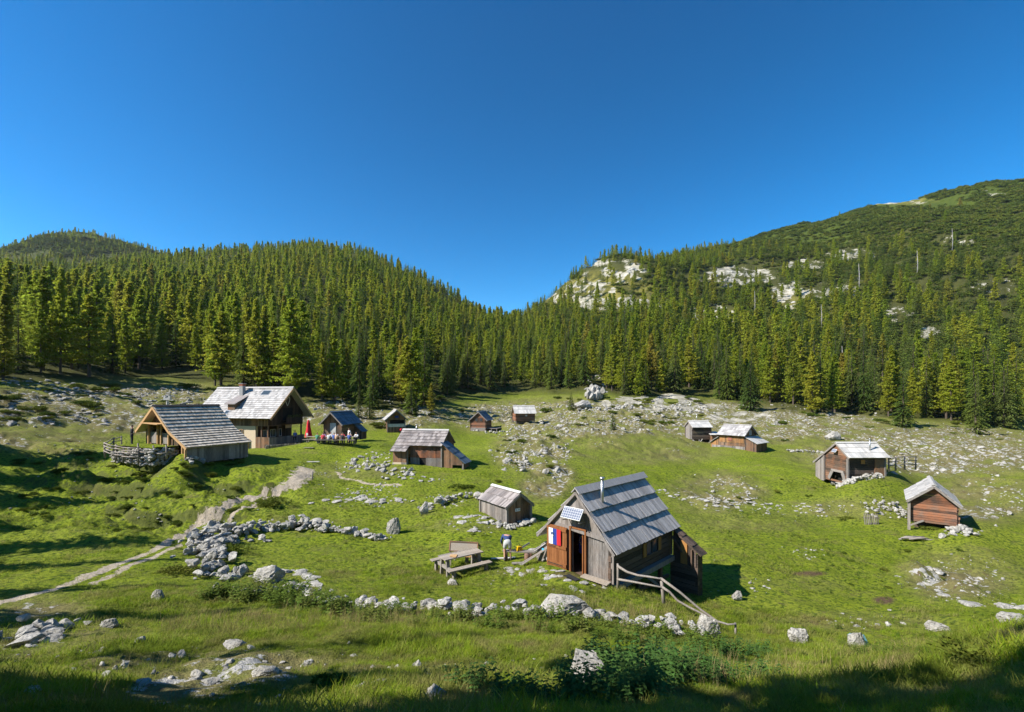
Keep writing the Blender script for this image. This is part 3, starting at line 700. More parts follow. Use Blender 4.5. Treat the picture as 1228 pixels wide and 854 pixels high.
def hut(px, Y, a, zb, label, ridge, left, right, L, wl, wr, y0, y1, wm, rm, mode='h', bw=.2, rows=5, rbw=.25, fz=0, gm=None, fop=(), nop=(), rml=None, cap=True, name='wooden_hut', cat='hut', over=.12, fmode=None, th=.04, bop=(), trim=None):
    r = root(px, Y, a, zb, label, name, cat); 
    def slope(x): return gtop(ridge, left, right, 0)(x)
    m = MB(); wall(m, (wl, y0), (wr, y0), fz, gtop(ridge, left, right, wl), fmode or mode, bw, th, fop, over if (fmode or mode) == 'h' else 0); m.build('gable_wall', gm or wm, r)
    m = MB(); wall(m, (wr, y1), (wl, y1), fz, lambda s: gtop(ridge, left, right, 0)(wr-s), mode, bw, th); m.build('gable_wall', gm or wm, r)
    m = MB(); wall(m, (wr, y0), (wr, y1), fz, slope(wr), mode, bw, th, nop, over if mode == 'h' else 0); m.build('side_wall', wm, r)
    m = MB(); wall(m, (wl, y1), (wl, y0), fz, slope(wl), mode, bw, th, bop, over if mode == 'h' else 0); m.build('side_wall', wm, r)
    m = MB(); roof_side(m, 0, L, (0, ridge), right, rows, rbw); m.build('roof', rm, r)
    m = MB(); roof_side(m, 0, L, (0, ridge), left, rows, rbw); m.build('roof', rml or rm, r)
    if cap:
        m = MB(); m.bar((.08,-.03,ridge+.055), (.08,L+.03,ridge+.055), .22, .03, (.6,0,1)); m.bar((-.07,-.02,ridge+.06), (-.07,L+.02,ridge+.06), .2, .03, (-.6,0,1)); m.build('ridge_board', rm, r)
    for e in (left, right):
        for y in (-.012, L+.012):
            m = MB(); m.bar((0, y, ridge-.09), (e[0], y, e[1]-.09), .03, .13); m.build('bargeboard', M['plank'] if trim is None else trim, r)
    return r
def boxpart(r, name, m, x0, x1, y0, y1, z0, z1): b = MB(); b.box(x0,x1,y0,y1,z0,z1); return b.build(name, m, r)
def posts(r, spec, m, w=.14, name='post'):
    for (x, y, z0, z1) in spec: boxpart(r, name, m, x-w/2, x+w/2, y-w/2, y+w/2, z0, z1)
def stovepipe(r, x, y, z0, z1, rad=.06):
    m = MB(); m.tube([(x,y,z0),(x,y,z1-.12)], rad, 12); p = m.build('stovepipe', M['metal'], r, True)
    m = MB(); m.tube([(x,y,z1-.1),(x,y,z1-.02),(x,y,z1)], [rad*1.6, rad*1.6, rad*.6], 12); m.build('rain_cap', M['metal'], p, True); return p
def window(r, c, w, h, n, frame='plankdark', shutters=False):
    """window centred at c facing the local direction n ('x-','x+','y-')"""
    ax = {'y-': (Vector((1,0,0)), Vector((0,-1,0))), 'x+': (Vector((0,1,0)), Vector((1,0,0))), 'x-': (Vector((0,1,0)), Vector((-1,0,0)))}[n]
    u, o = ax; c = Vector(c); z = Vector((0,0,1))
    def slab(m, a, b, z0, z1, d0, d1):
        p = [c+u*a+o*d0, c+u*b+o*d0, c+u*b+o*d1, c+u*a+o*d1]
        m.hexa([q+z*z0 for q in p]+[q+z*z1 for q in p])
    m = MB(); t = .05
    slab(m, -w/2-t, -w/2, -h/2-t, h/2+t, 0, .05); slab(m, w/2, w/2+t, -h/2-t, h/2+t, 0, .05); slab(m, -w/2, w/2, h/2, h/2+t, 0, .05); slab(m, -w/2, w/2, -h/2-t, -h/2, 0, .06)
    slab(m, -.015, .015, -h/2, h/2, .004, .035)
    f = m.build('window', M[frame], r)
    m = MB(); slab(m, -w/2, w/2, -h/2, h/2, .001, .006); m.build('pane', M['glass'], f)
    if shutters:
        for sgn in (-1, 1):
            m = MB(); s0 = sgn*(w/2+t+.01); s1 = sgn*(w/2+t+shutters); slab(m, min(s0,s1), max(s0,s1), -h/2-.03, h/2+.03, .012, .05); m.build('shutter', M['shutter'], f)
    return f

# --- the main hut in the foreground
r = mainhut = root(690.6, 18.67, 44.5, -7.05, 'nearest and largest grey board hut with open door and flag')
r.name = 'wooden_hut'
RID = 3.25; LE = (-2.05, 1.10); RE = (1.81, 1.13)
def stp(x): return gtop(RID, LE, RE, 0)(x)
m = MB(); wall(m, (-1.55,.12), (1.62,.12), -.12, lambda s: min(1.78, gtop(RID, LE, RE, -1.55)(s)), 'v', .15, .035, [(1.25, 1.96, -.2, 1.8)]); m.build('front_wall', M['plank'], r)
m = MB(); wall(m, (-1.30,.075), (1.30,.075), lambda s: 1.72-.18*(s/2.6)*0-.05*random.random(), gtop(RID, LE, RE, -1.30), 'v', .17, .035); m.build('gable_boards', M['plank'], r)
m = MB(); m.bar((-1.05,.05,1.80), (1.3,.05,1.62), .04, .14); m.build('lintel_board', M['plank'], r)
m = MB(); wall(m, (1.62,.12), (1.62,4.95), -.05, stp(1.62)-.02, 'h', .22, .12, [(2.66,3.72,.42,1.0)], .1); m.build('side_wall', M['logdark'], r)
m = MB(); wall(m, (-1.55,5.2), (-1.55,.12), -.3, stp(-1.55), 'h', .22, .12); m.build('side_wall', M['log'], r)
m = MB(); wall(m, (1.62,5.2), (-1.55,5.2), -.1, lambda s: stp(1.62-s), 'v', .18, .05); m.build('back_wall', M['plank'], r)
boxpart(r, 'floor', M['plankdark'], -1.5, 1.55, .2, 5.1, -.14, -.06)
boxpart(r, 'sill_beam', M['rail'], 1.60, 1.82, .1, 5.0, -.27, -.055)
boxpart(r, 'corner_board', M['plank'], 1.60, 1.72, .06, .10, -.15, stp(1.66)-.03)
posts(r, [(1.66,3.9,-1.6,-.27), (1.66,2.0,-1.2,-.27), (-.9,4.6,-1.7,-.14)], M['plankdark'], .16)
m = MB(); m.bar((1.68,2.5,-.3), (1.68,4.0,-1.3), .09, .12); m.build('brace', M['rail'], r)
m = MB(); m.bar((1.60,.2,-.75), (1.60,4.8,-.95), .1, .14); m.build('lower_beam', M['plankdark'], r)
b = RB()
for k in range(70):
    y = random.uniform(.2, 1.4); b.add(ROCK_MD, (random.uniform(1.2,1.6), y, random.uniform(-.9,-.3)), .17, .7)
for k in range(60): b.add(ROCK_MD, (random.uniform(-1.4,1.2), .35+random.uniform(-.1,.1), random.uniform(-.5,-.15)), .15, .7)
b.build('stone_footing', parent=r)
for e, (ridge_end) in (((LE), 0), ((RE), 0)):
    m = MB(); roof_side(m, -.02, 5.42, (0, RID), e, 3, .125, .03, .085, .025, .05); m.build('roof', M['roofgrey'], r)
m = MB(); m.bar((.10,-.08,RID+.10), (.10,5.5,RID+.10), .34, .035, (.75,0,.7)); m.bar((-.08,-.08,RID+.10), (-.08,5.5,RID+.10), .28, .035, (-.75,0,.7)); m.build('ridge_board', M['roofgrey'], r)
for e in (LE, RE):
    m = MB(); m.bar((0,-.045,RID-.0), (e[0],-.045,e[1]-.0), .03, .10); m.build('bargeboard', M['plank'], r)
stovepipe(r, .52, 1.1, 2.45, 3.82, .062)
m = MB(); m.tube([(.52,1.1,2.60),(.52,1.1,2.72)], [.13,.064], 12); m.build('pipe_flashing', M['metal'], r, True)
# solar panel
def panel(r, x0, x1, ytop, ztop, ybot, zbot):
    m = MB(); t = .03
    m.hexa([(x0,ybot,zbot),(x1,ybot,zbot),(x1,ytop,ztop),(x0,ytop,ztop),(x0,ybot-t,zbot+t),(x1,ybot-t,zbot+t),(x1,ytop-t,ztop+t),(x0,ytop-t,ztop+t)])
    f = m.build('solar_panel', M['white'], r)
    d = Vector((0, ytop-ybot, ztop-zbot)); L = d.length; ang = math.atan2(d.z, d.y)
    m = MB(); m.box(.022, x1-x0-.022, .022, L-.022, 0, .006); c = m.build('cell_sheet', M['cells'], f); c.location = (x0, ybot-t*1.02-.003, zbot+t*1.02+.001); c.rotation_euler = (ang, 0, 0)
    return f
panel(r, -.47, .47, -.10, 2.64, -.38, 2.24)
m = MB(); m.bar((-.4,.06,2.12), (-.4,-.38,2.16), .03); m.bar((.4,.06,2.12), (.4,-.38,2.16), .03); m.build('panel_bracket', M['steel'], r)
# door leaf folded back on the wall, flag on it
m = MB(); x = -1.50
for k in range(8): m.box(x+k*.132+.003, x+(k+1)*.132-.003, -.03, .01, -.04, 1.74)
dl = m.build('door', M['door'], r)
for z in (.10, .82, 1.55):
    m = MB(); m.box(-1.48, -.46, -.065, -.032, z, z+.13); m.build('door_batten', M['door'], dl)
m = MB(); m.box(-1.40,-.62,-.074,-.067,.135,.165); m.box(-1.40,-1.0,-.074,-.067,.855,.885); m.build('hinge_strap', M['mat'], dl)
def flagstripes(parent, x0, x1, y, z0, z1, cols):
    n_ = len(cols)
    for k, c in enumerate(cols):
        m = MB(); a = x0+(x1-x0)*k/n_; b_ = x0+(x1-x0)*(k+1)/n_; N_ = 6
        vs = []; fs = []
        for i in range(7):
            for j in range(9):
                xx = a+(b_-a)*i/6; zz = z0+(z1-z0)*j/8
                vs.append((xx, y+.012*math.sin(xx*30+zz*4)*(1-j/9), zz))
        for i in range(6):
            for j in range(8): q_ = i*9+j; fs.append((q_, q_+9, q_+10, q_+1))
        m.add(vs, fs); m.build('flag_stripe', M[c], parent, True)
fl = thing('flag', 'white, blue and red striped flag with a small shield pinned to the open door', 'flag', mainhut.location, mainhut.rotation_euler.z)
flagstripes(fl, -1.34, -.70, -.10, .96, 1.62, ['whiteflag', 'blueflag', 'redflag'])
m = MB(); m.add([(-1.20,-.125,1.46),(-1.06,-.125,1.46),(-1.06,-.125,1.32),(-1.13,-.125,1.25),(-1.20,-.125,1.32),(-1.20,-.118,1.46),(-1.06,-.118,1.46),(-1.06,-.118,1.32),(-1.13,-.118,1.25),(-1.20,-.118,1.32)], [(0,4,3,2,1),(5,6,7,8,9),(0,1,6,5),(1,2,7,6),(2,3,8,7),(3,4,9,8),(4,0,5,9)]); sh = m.build('shield', M['navy'], fl)
m = MB(); m.add([(-1.185,-.128,1.31),(-1.16,-.128,1.37),(-1.145,-.128,1.35),(-1.13,-.128,1.41),(-1.115,-.128,1.35),(-1.10,-.128,1.37),(-1.075,-.128,1.31),(-1.13,-.128,1.26)], [(0,7,6,5,4,3,2,1)]); m.build('mountain_emblem', M['whiteflag'], sh)
fe = thing('flag', 'shaded dark blue flag with ring of yellow stars hanging in the hut doorway', 'flag', mainhut.location, mainhut.rotation_euler.z)
m = MB(); vs = [(-.24+.05*i, .52+.02*math.sin(i*1.7), .66+.1*j) for i in range(9) for j in range(11)]; m.add(vs, [(i*11+j, i*11+j+11, i*11+j+12, i*11+j+1) for i in range(8) for j in range(10)]); m.build('flag_cloth', M['shadedblueflag'], fe, True)
m = MB()
for k in range(12):
    cx_, cz_ = -.02+.14*math.cos(k*PI/6), 1.20+.18*math.sin(k*PI/6); ring = [((.03 if j%2 == 0 else .012)*math.sin(j*PI/5)+cx_, .48, (.03 if j%2 == 0 else .012)*math.cos(j*PI/5)+cz_) for j in range(10)]
    m.add(ring, [tuple(range(10))])
m.build('star_ring', M['goldflag'], fe)
m = MB(); m.box(-.34,-.27,-.0,.10,-.1,1.84); m.box(.41,.48,-.0,.10,-.1,1.84); m.box(-.27,.41,.0,.10,1.78,1.84); m.build('door_frame', M['door'], r)
m = MB()
for k in range(3): m.box(.22+k*.06, .27+k*.06, .12+k*.22, .16+k*.22+.16, -.04, 1.74)
m.build('inner_door', M['door'], r)
boxpart(r, 'threshold', M['door'], -.36, .50, -.34, .0, -.10, -.03)
# annex at the rear right corner
m = MB(); wall(m, (1.74,4.97), (2.80,4.97), -.35, lambda s: 1.02-.62*s-.02, 'v', .17, .05); m.build('annex_wall', M['logdark'], r)
m = MB(); wall(m, (1.60,5.00), (2.86,5.00), -1.75, -.34, 'h', .2, .2); wall(m, (2.86,5.0), (2.86,5.5), -1.75, .3, 'h', .2, .1); m.build('annex_log_base', M['logdark'], r)
m = MB(); roof_side(m, 4.86, 5.42, (1.70,1.17), (3.08,.22), 3, .14, .03, .03); m.build('annex_roof', M['logdark'], r)
m = MB(); m.box(2.12,2.42,4.91,4.945,-.3,.72); m.build('annex_shutter', M['shutter'], r)
m = MB(); m.box(2.60,2.66,4.86,4.96,-.4,.40); m.bar((1.7,4.8,.95),(2.2,4.9,.2),.07); m.build('annex_strut', M['plankdark'], r)
window(r, (1.625,3.2,.71), .95, .52, 'x+', 'logdark', .26)
# left low shed roof
m = MB(); roof_side(m, .3, 3.4, (-1.62,.95), (-2.55,.25), 2, .18); m.build('side_shed_roof', M['roofgrey'], r)
m = MB(); wall(m, (-2.35,.4), (-1.6,.4), -.3, lambda s: .35+.6*s/.75, 'v', .16, .04); wall(m, (-2.4,3.3), (-2.4,.4), -.4, .34, 'v', .18, .04); m.build('side_shed_wall', M['plank'], r)
m = MB(); m.bar((-2.7,-.3,-.25), (-1.75,.35,.55), .16, .03, (0,0,1)); m.bar((-2.85,-.15,-.25), (-1.9,.5,.5), .14, .03, (0,0,1)); o = m.build('leaning_boards', M['rail'], None); o.location = mainhut.location; o.rotation_euler = mainhut.rotation_euler
tag(o, 'old grey boards leaning on the left corner of the main hut', 'boards')
# bench along the wall
bt = thing('bench', 'low pale plank bench along the front wall of the main hut', 'bench', mainhut.location, mainhut.rotation_euler.z)
m = MB(); m.box(.52,1.74,-.42,-.26,.10,.145); m.box(.50,1.72,-.25,-.09,.105,.15); m.build('seat', M['benchtop'], bt)
for x in (.72, 1.5): boxpart(bt, 'leg', M['plank'], x, x+.09, -.38, -.12, -.45, .10)
dm = G(686, 694); m = MB(); vs = [(-.28+.14*i, -.2+.1*j, .02+.012*math.sin(i+j*2)) for i in range(5) for j in range(5)]; fs = [(i*5+j, i*5+5+j, i*5+6+j, i*5+j+1) for i in range(4) for j in range(4)]
m.add(vs, fs); m.add([(x, y, z-.012) for x, y, z in vs], [f[::-1] for f in fs]); o = m.build('doormat', M['mat'], None, True, dm+Vector((0,0,.03))); o.rotation_euler = (-.15,.1,-.75); tag(o, 'black rubber doormat on the grass before the hut door', 'doormat')

# --- pole railing right of the main hut
def W(px, row, Y): return Vector(wpt(px, row, Y))
rl = thing('pole_railing', 'crooked grey pole railing running down from the main hut corner', 'railing', (0,0,0))
posts_r = [(W(740.8,676,17.1), W(740.8,710,17.1), .05), (W(792.8,693,16.2), W(796.3,728,16.2), .065), (W(881.8,747,15.2), W(881.8,766,15.2), .04)]
for a_, b_, w_ in posts_r:
    m = MB(); m.tube([b_, (a_+b_)/2+Vector((.01,0,0)), a_], [w_, w_*.95, w_*.8], 8); m.build('post', M['rail'], rl, True)
def pole(ps, w, parent, m_='rail', name='rail'):
    m = MB(); m.tube(ps, [w*(1-.35*i/(len(ps)-1)) for i in range(len(ps))], 8); return m.build(name, M[m_], parent, True)
pole([W(740,678.5,17.05), W(752,686,16.85), W(765,690,16.6), W(780,692,16.35), W(794,694.5,16.1)], .05, rl)
pole([W(740,694.5,17.1), W(760,698,16.75), W(776,701,16.45), W(794,704.5,16.12)], .045, rl)
pole([W(793,694,16.1), W(815,710,15.9), W(840,731,15.6), W(860,745,15.35), W(873,749,15.2), W(883,748.5,15.12)], .045, rl)
pole([W(794,704,16.1), W(803,710,16.0), W(812,720,15.9), W(826,728,15.7), W(846,738,15.45), W(858,747,15.3)], .045, rl)

# --- left barn with catslide roof
r = root(183, 40, 25, -5.2, 'barn at left with striped pale shingle roof sweeping low to the right', 'wooden_barn', 'barn')
KR = (2.35, 2.42); RE = (4.78, 1.11); LE = (-2.75, 2.2); RID = 4.47
for nm, p, q_, n_ in (('roof', (0,RID), KR, 7), ('roof', KR, RE, 7), ('roof', (0,RID), LE, 9)):
    m = MB(); roof_side(m, 0, 5.75, p, q_, n_, .17, .03, .075, .01); m.build(nm, M['rooflarch'], r)
m = MB(); m.bar((.05,-.02,RID+.10),(.05,5.8,RID+.10),.3,.03,(.6,0,1)); m.bar((-.1,-.02,RID+.09),(-.1,5.8,RID+.09),.2,.03,(-.6,0,1)); m.build('ridge_board', M['mat'], r)
m = MB()
for a_, b_ in (((0,RID),KR),(KR,RE),((0,RID),LE)): m.bar((a_[0],-.03,a_[1]-.07),(b_[0],-.03,b_[1]-.07),.04,.2)
m.build('bargeboard', M['newwood'], r)
def bt_(x): return (RID+(KR[1]-RID)*x/KR[0] if x < KR[0] else KR[1]+(RE[1]-KR[1])*(x-KR[0])/(RE[0]-KR[0])) if x > 0 else RID+(LE[1]-RID)*x/LE[0]
m = MB(); wall(m, (-2.4,.7), (2.4,.7), -.2, lambda s: bt_(-2.4+s)-.08, 'v', .2, .05, [(.95,3.55,1.25,2.75)]); wall(m, (3.3,.7), (4.5,.7), -.2, lambda s: bt_(3.3+s)-.08, 'v', .2, .05); m.build('gable_wall', M['plankwarm'], r)
m = MB(); wall(m, (4.5,.2), (4.5,5.6), -.25, bt_(4.5)-.08, 'v', .2, .05); m.build('side_wall', M['plank'], r)
m = MB(); wall(m, (-2.4,5.6), (-2.4,.7), -.2, bt_(-2.4)-.08, 'v', .2, .05); wall(m, (4.5,5.6), (-2.4,5.6), -.2, lambda s: bt_(4.5-s)-.08, 'v', .2, .05); m.build('back_wall', M['plank'], r)
m = MB(); wall(m, (-1.5,.62), (-.35,.62), 1.25, 2.25, 'v', .2, .04); m.build('half_door', M['plank'], r)
m = MB(); wall(m, (.25,.62), (1.35,.62), 1.25, 2.2, 'v', .2, .04); m.build('half_door', M['plank'], r)
m = MB(); m.bar((-1.2,.1,3.08),(1.3,.1,3.0),.9,.06); m.build('hood_board', M['newwood'], r)
posts(r, [(-1.6,.5,1.2,3.3),(-.3,.55,1.2,2.9),(.2,.55,1.2,2.9),(1.5,.45,.2,2.7),(4.45,.1,-.2,1.15),(3.2,.6,-.2,1.7)], M['newwood'], .12)
boxpart(r, 'shade_block', M['dark'], -2.2, 4.3, 1.4, 5.4, 0, .9)
m = MB(); wall(m, (2.5,1.1), (3.25,1.1), -.2, 1.9, 'v', .2, .04); m.build('inner_wall', M['door'], r)
# stone terrace in front of the barn
tr = thing('stone_terrace', 'grassed stone terrace with fence in front of the left barn', 'terrace', r.location, r.rotation_euler.z)
b = RB()
for k in range(260):
    x_ = random.uniform(-3.4,2.6); b.add(ROCK_LO, (x_, -1.35+random.uniform(-.1,.1), random.uniform(-.3, 1.05 if x_ > -1.0 else .6)), .22, .6, 0)
for k in range(90): b.add(ROCK_LO, (2.55+random.uniform(-.1,.1), random.uniform(-1.3,.6), random.uniform(-.3,1.05)), .22, .6, 1.5)
b.build('stone_facing', parent=tr)
m = MB(); vs = []; 
for i in range(13):
    for j in range(6): vs.append((-3.5+i*.5, -1.4+j*.45, 1.16+random.uniform(-.04,.05)))
m.add(vs, [(i*6+j, i*6+6+j, i*6+7+j, i*6+j+1) for i in range(12) for j in range(5)]); m.box(-3.45,2.45,-1.25,.65,-.8,1.08); m.build('turf_top', M['grass'], tr)
# fences
def railfence(pl, label, nr=3, h=1.0, w=.045, Y_=None, name='rail_fence', sag=.05):
    t = thing(name, label, 'fence', (0,0,0)); pv = None
    g = [G(*p) if len(p) == 2 else W(*p) for p in pl]
    for k, p in enumerate(g):
        m = MB(); m.tube([p-Vector((0,0,.3)), p+Vector((random.uniform(-.05,.05),0,h*random.uniform(.95,1.1)))], [w*1.4, w*1.1], 6); m.build('post', M['rail'], t, True)
        if pv is not None:
            for i in range(nr):
                z = h*(.25+.7*i/max(1, nr-1)); a_ = pv+Vector((0,-.06,z+random.uniform(-sag,sag))); b_ = p+Vector((0,-.06,z+random.uniform(-sag,sag)))
                e = (b_-a_)*.06; m = MB(); m.tube([a_-e, (a_+b_)/2+Vector((0,0,random.uniform(-sag,sag))), b_+e], [w, w*.9, w*.75], 6); m.build('rail', M['rail'], t, True)
        pv = p
    return t
t = railfence([(126,545,39.2),(139,549,38.6),(148,550.5,38.3),(166,552,38.0)], 'pale pole fence at the left end of the barn terrace', 4, 1.05, .05)
t = railfence([(166,545,38.1),(184,547,37.9),(200,546,37.7)], 'grey pole fence on top of the stone terrace wall', 1, .85, .05)
t = railfence([(126,545,39.2),(136,538,42),(146,536,44)], 'short pole fence closing the left side of the terrace', 3, .95, .05)
# carved post behind the barn
pz = G(201, 492); ps_ = thing('wooden_post', 'pale carved wooden post standing behind the left barn', 'post', (W(201,492,47.5)))
zt = .35+.0; b0 = ps_.location
m = MB(); m.tube([(0,0,-.5),(0,0,1.1)], .13, 8); m.build('shaft', M['roofwhite'], ps_)
m = MB(); m.box(-.32,.32,-.16,.16,1.05,1.25); m.box(-.32,-.16,-.14,.14,1.252,1.5); m.box(.16,.32,-.14,.14,1.252,1.5); m.build('post_head', M['roofwhite'], ps_)

# --- the big house
r = root(352.4, 60, -75, -6.1, 'largest house, dark gable to the right, pale shingle roof with chimney and dormer', 'wooden_house', 'house')
RID = 7.5; LE = (-4.0, 3.62); RE = (3.75, 3.6); L = 12.3
def ht(x): return gtop(RID, LE, RE, 0, .1)(x)
for e in (LE, RE):
    m = MB(); roof_side(m, 0, L, (0,RID), e, 16, .3, .025, .05, .02); m.build('roof', M['roofpale'], r)
m = MB(); m.bar((-.08,0,RID+.07),(-.08,L,RID+.07),.3,.03,(-.7,0,1)); m.bar((.1,0,RID+.06),(.1,L,RID+.06),.3,.03,(.7,0,1)); m.build('ridge_board', M['roofpale'], r)
m = MB()
for e in (LE, RE): m.bar((0,-.03,RID-.12),(e[0],-.03,e[1]-.12),.05,.26)
m.build('bargeboard', M['newwood'], r)
m = MB(); wall(m, (-3.1,1.1), (3.0,1.1), 2.75, lambda s: ht(-3.1+s), 'v', .2, .06, [(2.4,4.3,3.3,4.9)]); m.build('gable_wall', M['plankshaded'], r)
m = MB(); wall(m, (-3.1,3.0), (3.0,3.0), -.2, 2.75, 'v', .2, .06); m.build('ground_floor_front', M['plankshaded'], r)
m = MB(); wall(m, (-3.1,11.6), (-3.1,1.1), 2.65, ht(-3.1), 'v', .2, .06); m.build('upper_side_wall', M['plankwarm'], r)
boxpart(r, 'plaster_wall', M['plaster'], -3.08, -2.8, 3.0, 11.6, -.4, 2.64)
m = MB(); wall(m, (3.0,1.1), (3.0,11.6), 2.65, ht(3.0), 'v', .2, .06); wall(m, (3.0,3.0), (3.0,11.6), -.3, 2.65, 'v', .2, .06); wall(m, (3.0,11.6), (-3.1,11.6), -.3, lambda s: ht(3.0-s), 'v', .2, .06); m.build('rear_wall', M['plankdark'], r)
boxpart(r, 'porch_ceiling', M['plankdark'], -3.0, 2.95, 1.15, 3.0, 2.66, 2.74)
posts(r, [(-3.0,1.25,-.2,2.65),(-1.4,1.25,-.2,2.65),(.9,1.25,-.2,2.65),(2.85,1.25,-.2,2.65),(-3.0,2.2,-.2,2.65)], M['plankdark'], .16)
m = MB(); wall(m, (-3.2,.9), (3.0,.9), .25, 1.25, 'v', .16, .03); m.build('porch_parapet', M['plank'], r)
m = MB(); wall(m, (-3.15,3.0), (-3.15,.95), -.1, 1.3, 'v', .18, .03); m.build('porch_side', M['plankwarm'], r)
m = MB(); m.box(-3.30,-3.18,4.0,7.6,-.2,1.1); m.build('wood_cladding', M['newwood'], r)
# balcony with flowers, sign, heart, windows
bal = boxpart(r, 'balcony', M['plankshaded'], -.9, 1.9, .35, 1.05, 2.9, 3.0)
m = MB(); wall(m, (-.9,.38), (1.9,.38), 3.0, 3.75, 'v', .14, .03); m.build('balustrade', M['plankshaded'], bal)
m = MB()
for k in range(160):
    c = Vector((random.uniform(-.9,1.9), .28+random.uniform(-.1,.08), 3.78+random.uniform(-.12,.22))); s = .07
    m.add([c+Vector((random.uniform(-s,s),random.uniform(-s,s),random.uniform(-s,s))) for _ in range(3)], [(0,1,2)])
m.build('balcony_flowers', M['weed'], bal)
boxpart(r, 'recess_shade_block', M['dark'], -.72, 1.2, 1.2, 1.3, 3.3, 4.9)
sg = boxpart(r, 'sign_board', M['newwood'], -.55, .45, .80, .84, 2.28, 2.72)
m = MB(); m.bar((-2.05,.98,0),(-2.05,.98,0.01),.01); 
hp = [(0,-.55),(-.28,-.1),(-.42,.22),(-.34,.46),(-.16,.5),(0,.3),(.16,.5),(.34,.46),(.42,.22),(.28,-.1),(0,-.55)]
m = MB()
for (a_, b_), (c_, d_) in zip(hp[:-1], hp[1:]): m.bar((a_,.98,5.75+b_*1.1),(c_,.98,5.75+d_*1.1),.05,.04)
m.build('heart_emblem', M['white'], r)
window(r, (-1.9,2.93,1.6), .7, .9, 'y-', 'white'); window(r, (-.4,2.93,1.6), .8, .9, 'y-', 'white'); window(r, (.7,2.93,1.6), .8, .9, 'y-', 'white')
window(r, (-3.09,5.2,1.7), .5, .9, 'x-', 'newwood'); window(r, (-3.09,9.0,1.7), .5, .9, 'x-', 'newwood')
# chimney, dormer, skylights
ch = boxpart(r, 'chimney', M['grey'], -1.15, -.65, 7.0, 7.55, 6.1, 7.75)
boxpart(ch, 'chimney_head', M['brick'], -1.17, -.63, 6.98, 7.57, 7.752, 8.05); boxpart(ch, 'chimney_cap', M['grey'], -1.22, -.58, 6.93, 7.62, 8.052, 8.12)
dm_ = MB(); zx = lambda x: RID+(LE[1]-RID)*x/LE[0]
dm_.hexa([(-3.05,6.3,zx(-2.95)-.1),(-1.95,6.3,zx(-1.95)),(-1.95,7.4,zx(-1.95)),(-3.05,7.4,zx(-2.95)-.1),(-3.05,6.3,zx(-2.95)+.75),(-1.95,6.3,zx(-1.95)+.15),(-1.95,7.4,zx(-1.95)+.15),(-3.05,7.4,zx(-2.95)+.75)])
dd = dm_.build('dormer', M['plankwarm'], r)
m = MB(); zz = zx(-1.3); m.hexa([(-3.3,6.0,zx(-2.95)+.72),(-1.2,6.0,zx(-1.2)+.07),(-1.2,7.7,zx(-1.2)+.07),(-3.3,7.7,zx(-2.95)+.72),(-3.3,6.0,zx(-2.95)+.82),(-1.2,6.0,zx(-1.2)+.15),(-1.2,7.7,zx(-1.2)+.15),(-3.3,7.7,zx(-2.95)+.82)]); m.build('dormer_roof', M['roofviolet'], dd)
def onroof(r, name, m_, x0, x1, y0, y1, t=.07):
    m = MB(); m.hexa([(x0,y0,zx(x0)+.04),(x1,y0,zx(x1)+.04),(x1,y1,zx(x1)+.04),(x0,y1,zx(x0)+.04),(x0,y0,zx(x0)+.04+t),(x1,y0,zx(x1)+.04+t),(x1,y1,zx(x1)+.04+t),(x0,y1,zx(x0)+.04+t)]); return m.build(name, M[m_], r)
for (x0,x1,y0,y1) in ((-1.1,-.45,3.0,4.3), (-3.6,-3.1,6.9,7.6)):
    f = onroof(r, 'skylight', 'steel', x0, x1, y0, y1, .08); onroof(f, 'pane', 'glass', x0+.06, x1-.06, y0+.06, y1-.06, .09)
t = railfence([(319,541,55.2),(332,540,55.7),(345,539,56.3),(358,538,57),(372,537,58)], 'low weathered picket fence below the porch of the big house', 1, .1, .04, name='picket_fence')
g0 = [W(319,541,55.2), W(372,537,58)]
m = MB()
for k in range(46):
    t_ = k/45; p = g0[0]*(1-t_)+g0[1]*t_; m.box(p.x-.045, p.x+.045, p.y-.1, p.y-.07, p.z-.1, p.z+random.uniform(.62,.75))
m.build('pickets', M['plank'], t)
# closed red umbrella
ub = thing('closed_parasol', 'closed red parasol with white mark beside the big house', 'parasol', W(370,532,57.5))
m = MB(); m.tube([(0,0,-.2),(0,0,2.9)], .035, 8); m.build('pole', M['steel'], ub, True)
m = MB(); vs = []; K = 16
prof = [(.06,2.95),(.12,2.8),(.17,2.5),(.2,2.1),(.26,1.7),(.34,1.2),(.40,.85),(.36,.75)]
for rr_k, z in prof:
    for j in range(K): t_ = 2*PI*j/K; q_ = rr_k*(1+.22*(-1)**j*(1 if z < 2.7 else 0)); vs.append((q_*math.cos(t_), q_*math.sin(t_), z))
m.add(vs, [(i*K+j, i*K+(j+1)%K, (i+1)*K+(j+1)%K, (i+1)*K+j) for i in range(len(prof)-1) for j in range(K)]+[tuple(range(K))[::-1]]); cn = m.build('canopy', M['red'], ub, True)
m = MB(); m.box(-.1,.12,-.46,-.44,1.05,1.35); m.build('printed_mark', M['white'], cn)

